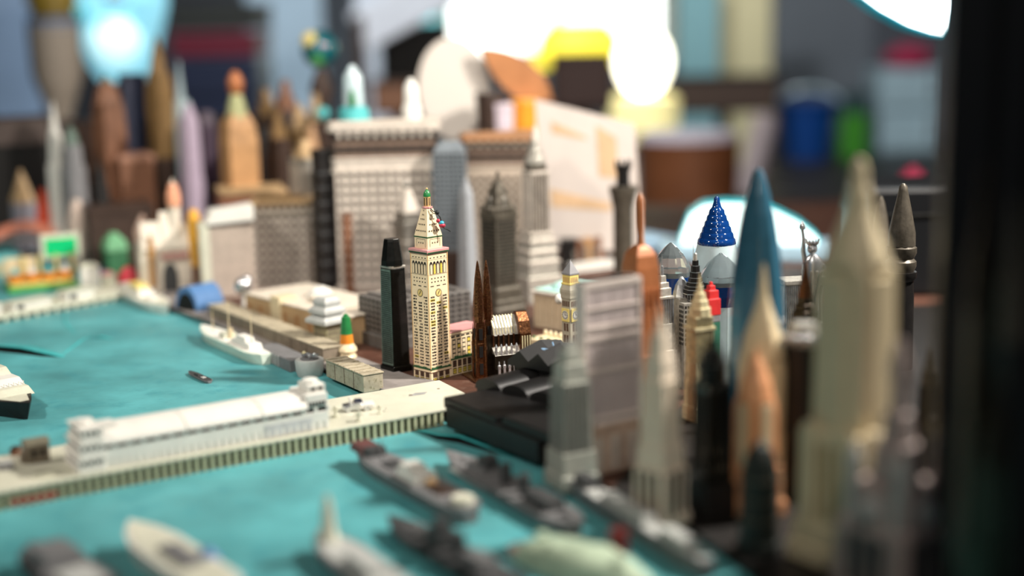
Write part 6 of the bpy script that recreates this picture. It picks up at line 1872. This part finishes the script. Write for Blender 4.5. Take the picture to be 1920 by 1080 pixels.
for i, (px, y0, y1, wd, lb) in enumerate(((1712, 84, 128, 50, 'crimson pouch on top of the pale metal cabinet'), (1728, 318, 420, 36, 'dark crimson cone in front of the pale metal cabinet'))):
    Y = (366, 152)[i]
    a_ = at(px, y1, Y)
    zb = at(px, 128, 365).z if i == 0 else LZ
    hh = at(px, y0, Y).z - zb
    u = wpx(wd, Y)
    tag(MB().stack([(0, u * .8), (hh * .4, u), (hh * .8, u * .7), (hh, u * .2)], 14).build('crimson_pouch' if i == 0 else 'crimson_cone', mat('crimson_cloth', (150, 34, 66), .6), None, True, loc=(a_.x, Y + 4, zb)), lb, 'pouch' if i == 0 else 'cone')
# low white dish on a pale blue base, its brightness added as emission
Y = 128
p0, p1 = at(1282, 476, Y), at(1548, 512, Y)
t = thing('low_glowing_dish', 'low white dish with added glow and aqua rim, lying behind the glass towers', 'lamp', (at(1400, 470, Y).x, Y, LZ), R(-8))
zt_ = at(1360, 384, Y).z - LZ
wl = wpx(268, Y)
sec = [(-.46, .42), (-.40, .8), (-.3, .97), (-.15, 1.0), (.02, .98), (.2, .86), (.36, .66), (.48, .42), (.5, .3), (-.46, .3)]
MB().loft([[(x * wl, y, z * zt_) for x, z in sec] for y in (0, 3)]).build('diffuser', em('added_dish_glow', (225, 252, 250), 1.5), t)  # dish body; emission stands in for lamplight falling on it
MB().loft([[(x * wl * 1.03, y, z * zt_ * 1.035 - .03) for x, z in sec] for y in (.4, 3.4)]).build('rim', mat('aqua_dish_rim', (40, 168, 180), .3, emit=.3), t)
MB().box(-wl * .62, wl * .6, -1.0, 4.2, 0, zt_ * .3).build('dish_base', mat('pale_blue_dish_base', (152, 182, 198), .35), t, bev=.3)
q = at(1215, 458, 134)
t = thing('pale_blue_ledge', 'pale blue slanted plastic ledge left of the low white dish', 'ledge', (q.x, 134, LZ))
MB().loft([[(-6.5, y, q.z - LZ + 1.9), (8, y, q.z - LZ - .9), (8, y, q.z - LZ - 2.4), (-6.5, y, q.z - LZ + .3)] for y in (0, 5)]).build('ledge', mat('pale_blue_ledge_plastic', (158, 190, 214), .4), t, bev=.2)
for x in (-5, 6.5):
    MB().cbox(x, 2.5, 0, 1, 4, q.z - LZ - 1.2).build('support', M_brownd, t)

# --- black display post and dim things at the right edge
M_post = mat('black_lacquer', (20, 21, 23), .35, var=.2, scale=.1)
Y = 50.5
a_ = at(1766, 540, Y)
t = thing('black_display_post', 'broad black cabinet post closing the view beside the tall cream tower', 'cabinet post', (a_.x, Y, LZ))
MB().box(0, 1.5, 0, .9, 0, 60).build('front_stile', M_post, t, bev=.1)
MB().box(1.5, 22, .3, 1.2, 0, 60).build('side_panel', M_post, t)
MB().box(1.7, 1.95, .1, .4, 0, 60).build('beading', M_gunmetal, t)
MB().box(3.0, 3.2, .1, .4, 0, 60).build('beading', M_gunmetal, t)
q = G(1700, 560, LZ)
t = thing('dark_backing_box', 'black box added to darken the view behind the dark pewter spire', 'case', (q.x + 2, q.y + 5, LZ))
MB().box(-5, 10, -4, 4, 0, 8.6).build('shell', M_post, t, bev=.4)  # black box put where the background is only in shadow
MB().box(-5.15, 10.15, -4.15, 4.15, 6.2, 6.5).build('seam', M_gunmetal, t, bev=.05)
MB().box(1.5, 3.5, -4.4, -4, 5.6, 6.9).build('latch', M_gunmetal, t, bev=.05)
for i, (px, py, yb, wd, m, lb) in enumerate(((1850, 300, 1262, 84, M_bronzed, 'dim bronze figure tower before the black post'), (1905, 370, 1290, 84, M_pewterd, 'dim pewter tower at the picture edge before the black post'),
                                             (1868, 680, 1330, 100, M_bronzed, 'squat dim bronze tower nearest the edge'), (1742, 650, 905, 46, M_pewterd, 'dim silver-topped tower behind the grey pinnacled model'))):
    T('dim_tower', lb, (px, py), yb, wd, [('shaft', M_blk if i % 2 else m, [(0, 1), (.5, .9), (.5, .75), (.72, .7)], 4), ('crown', m, [(.72, .62), (.84, .5), (.84, .36), (1, .06)], 8)], 25 + i * 10)
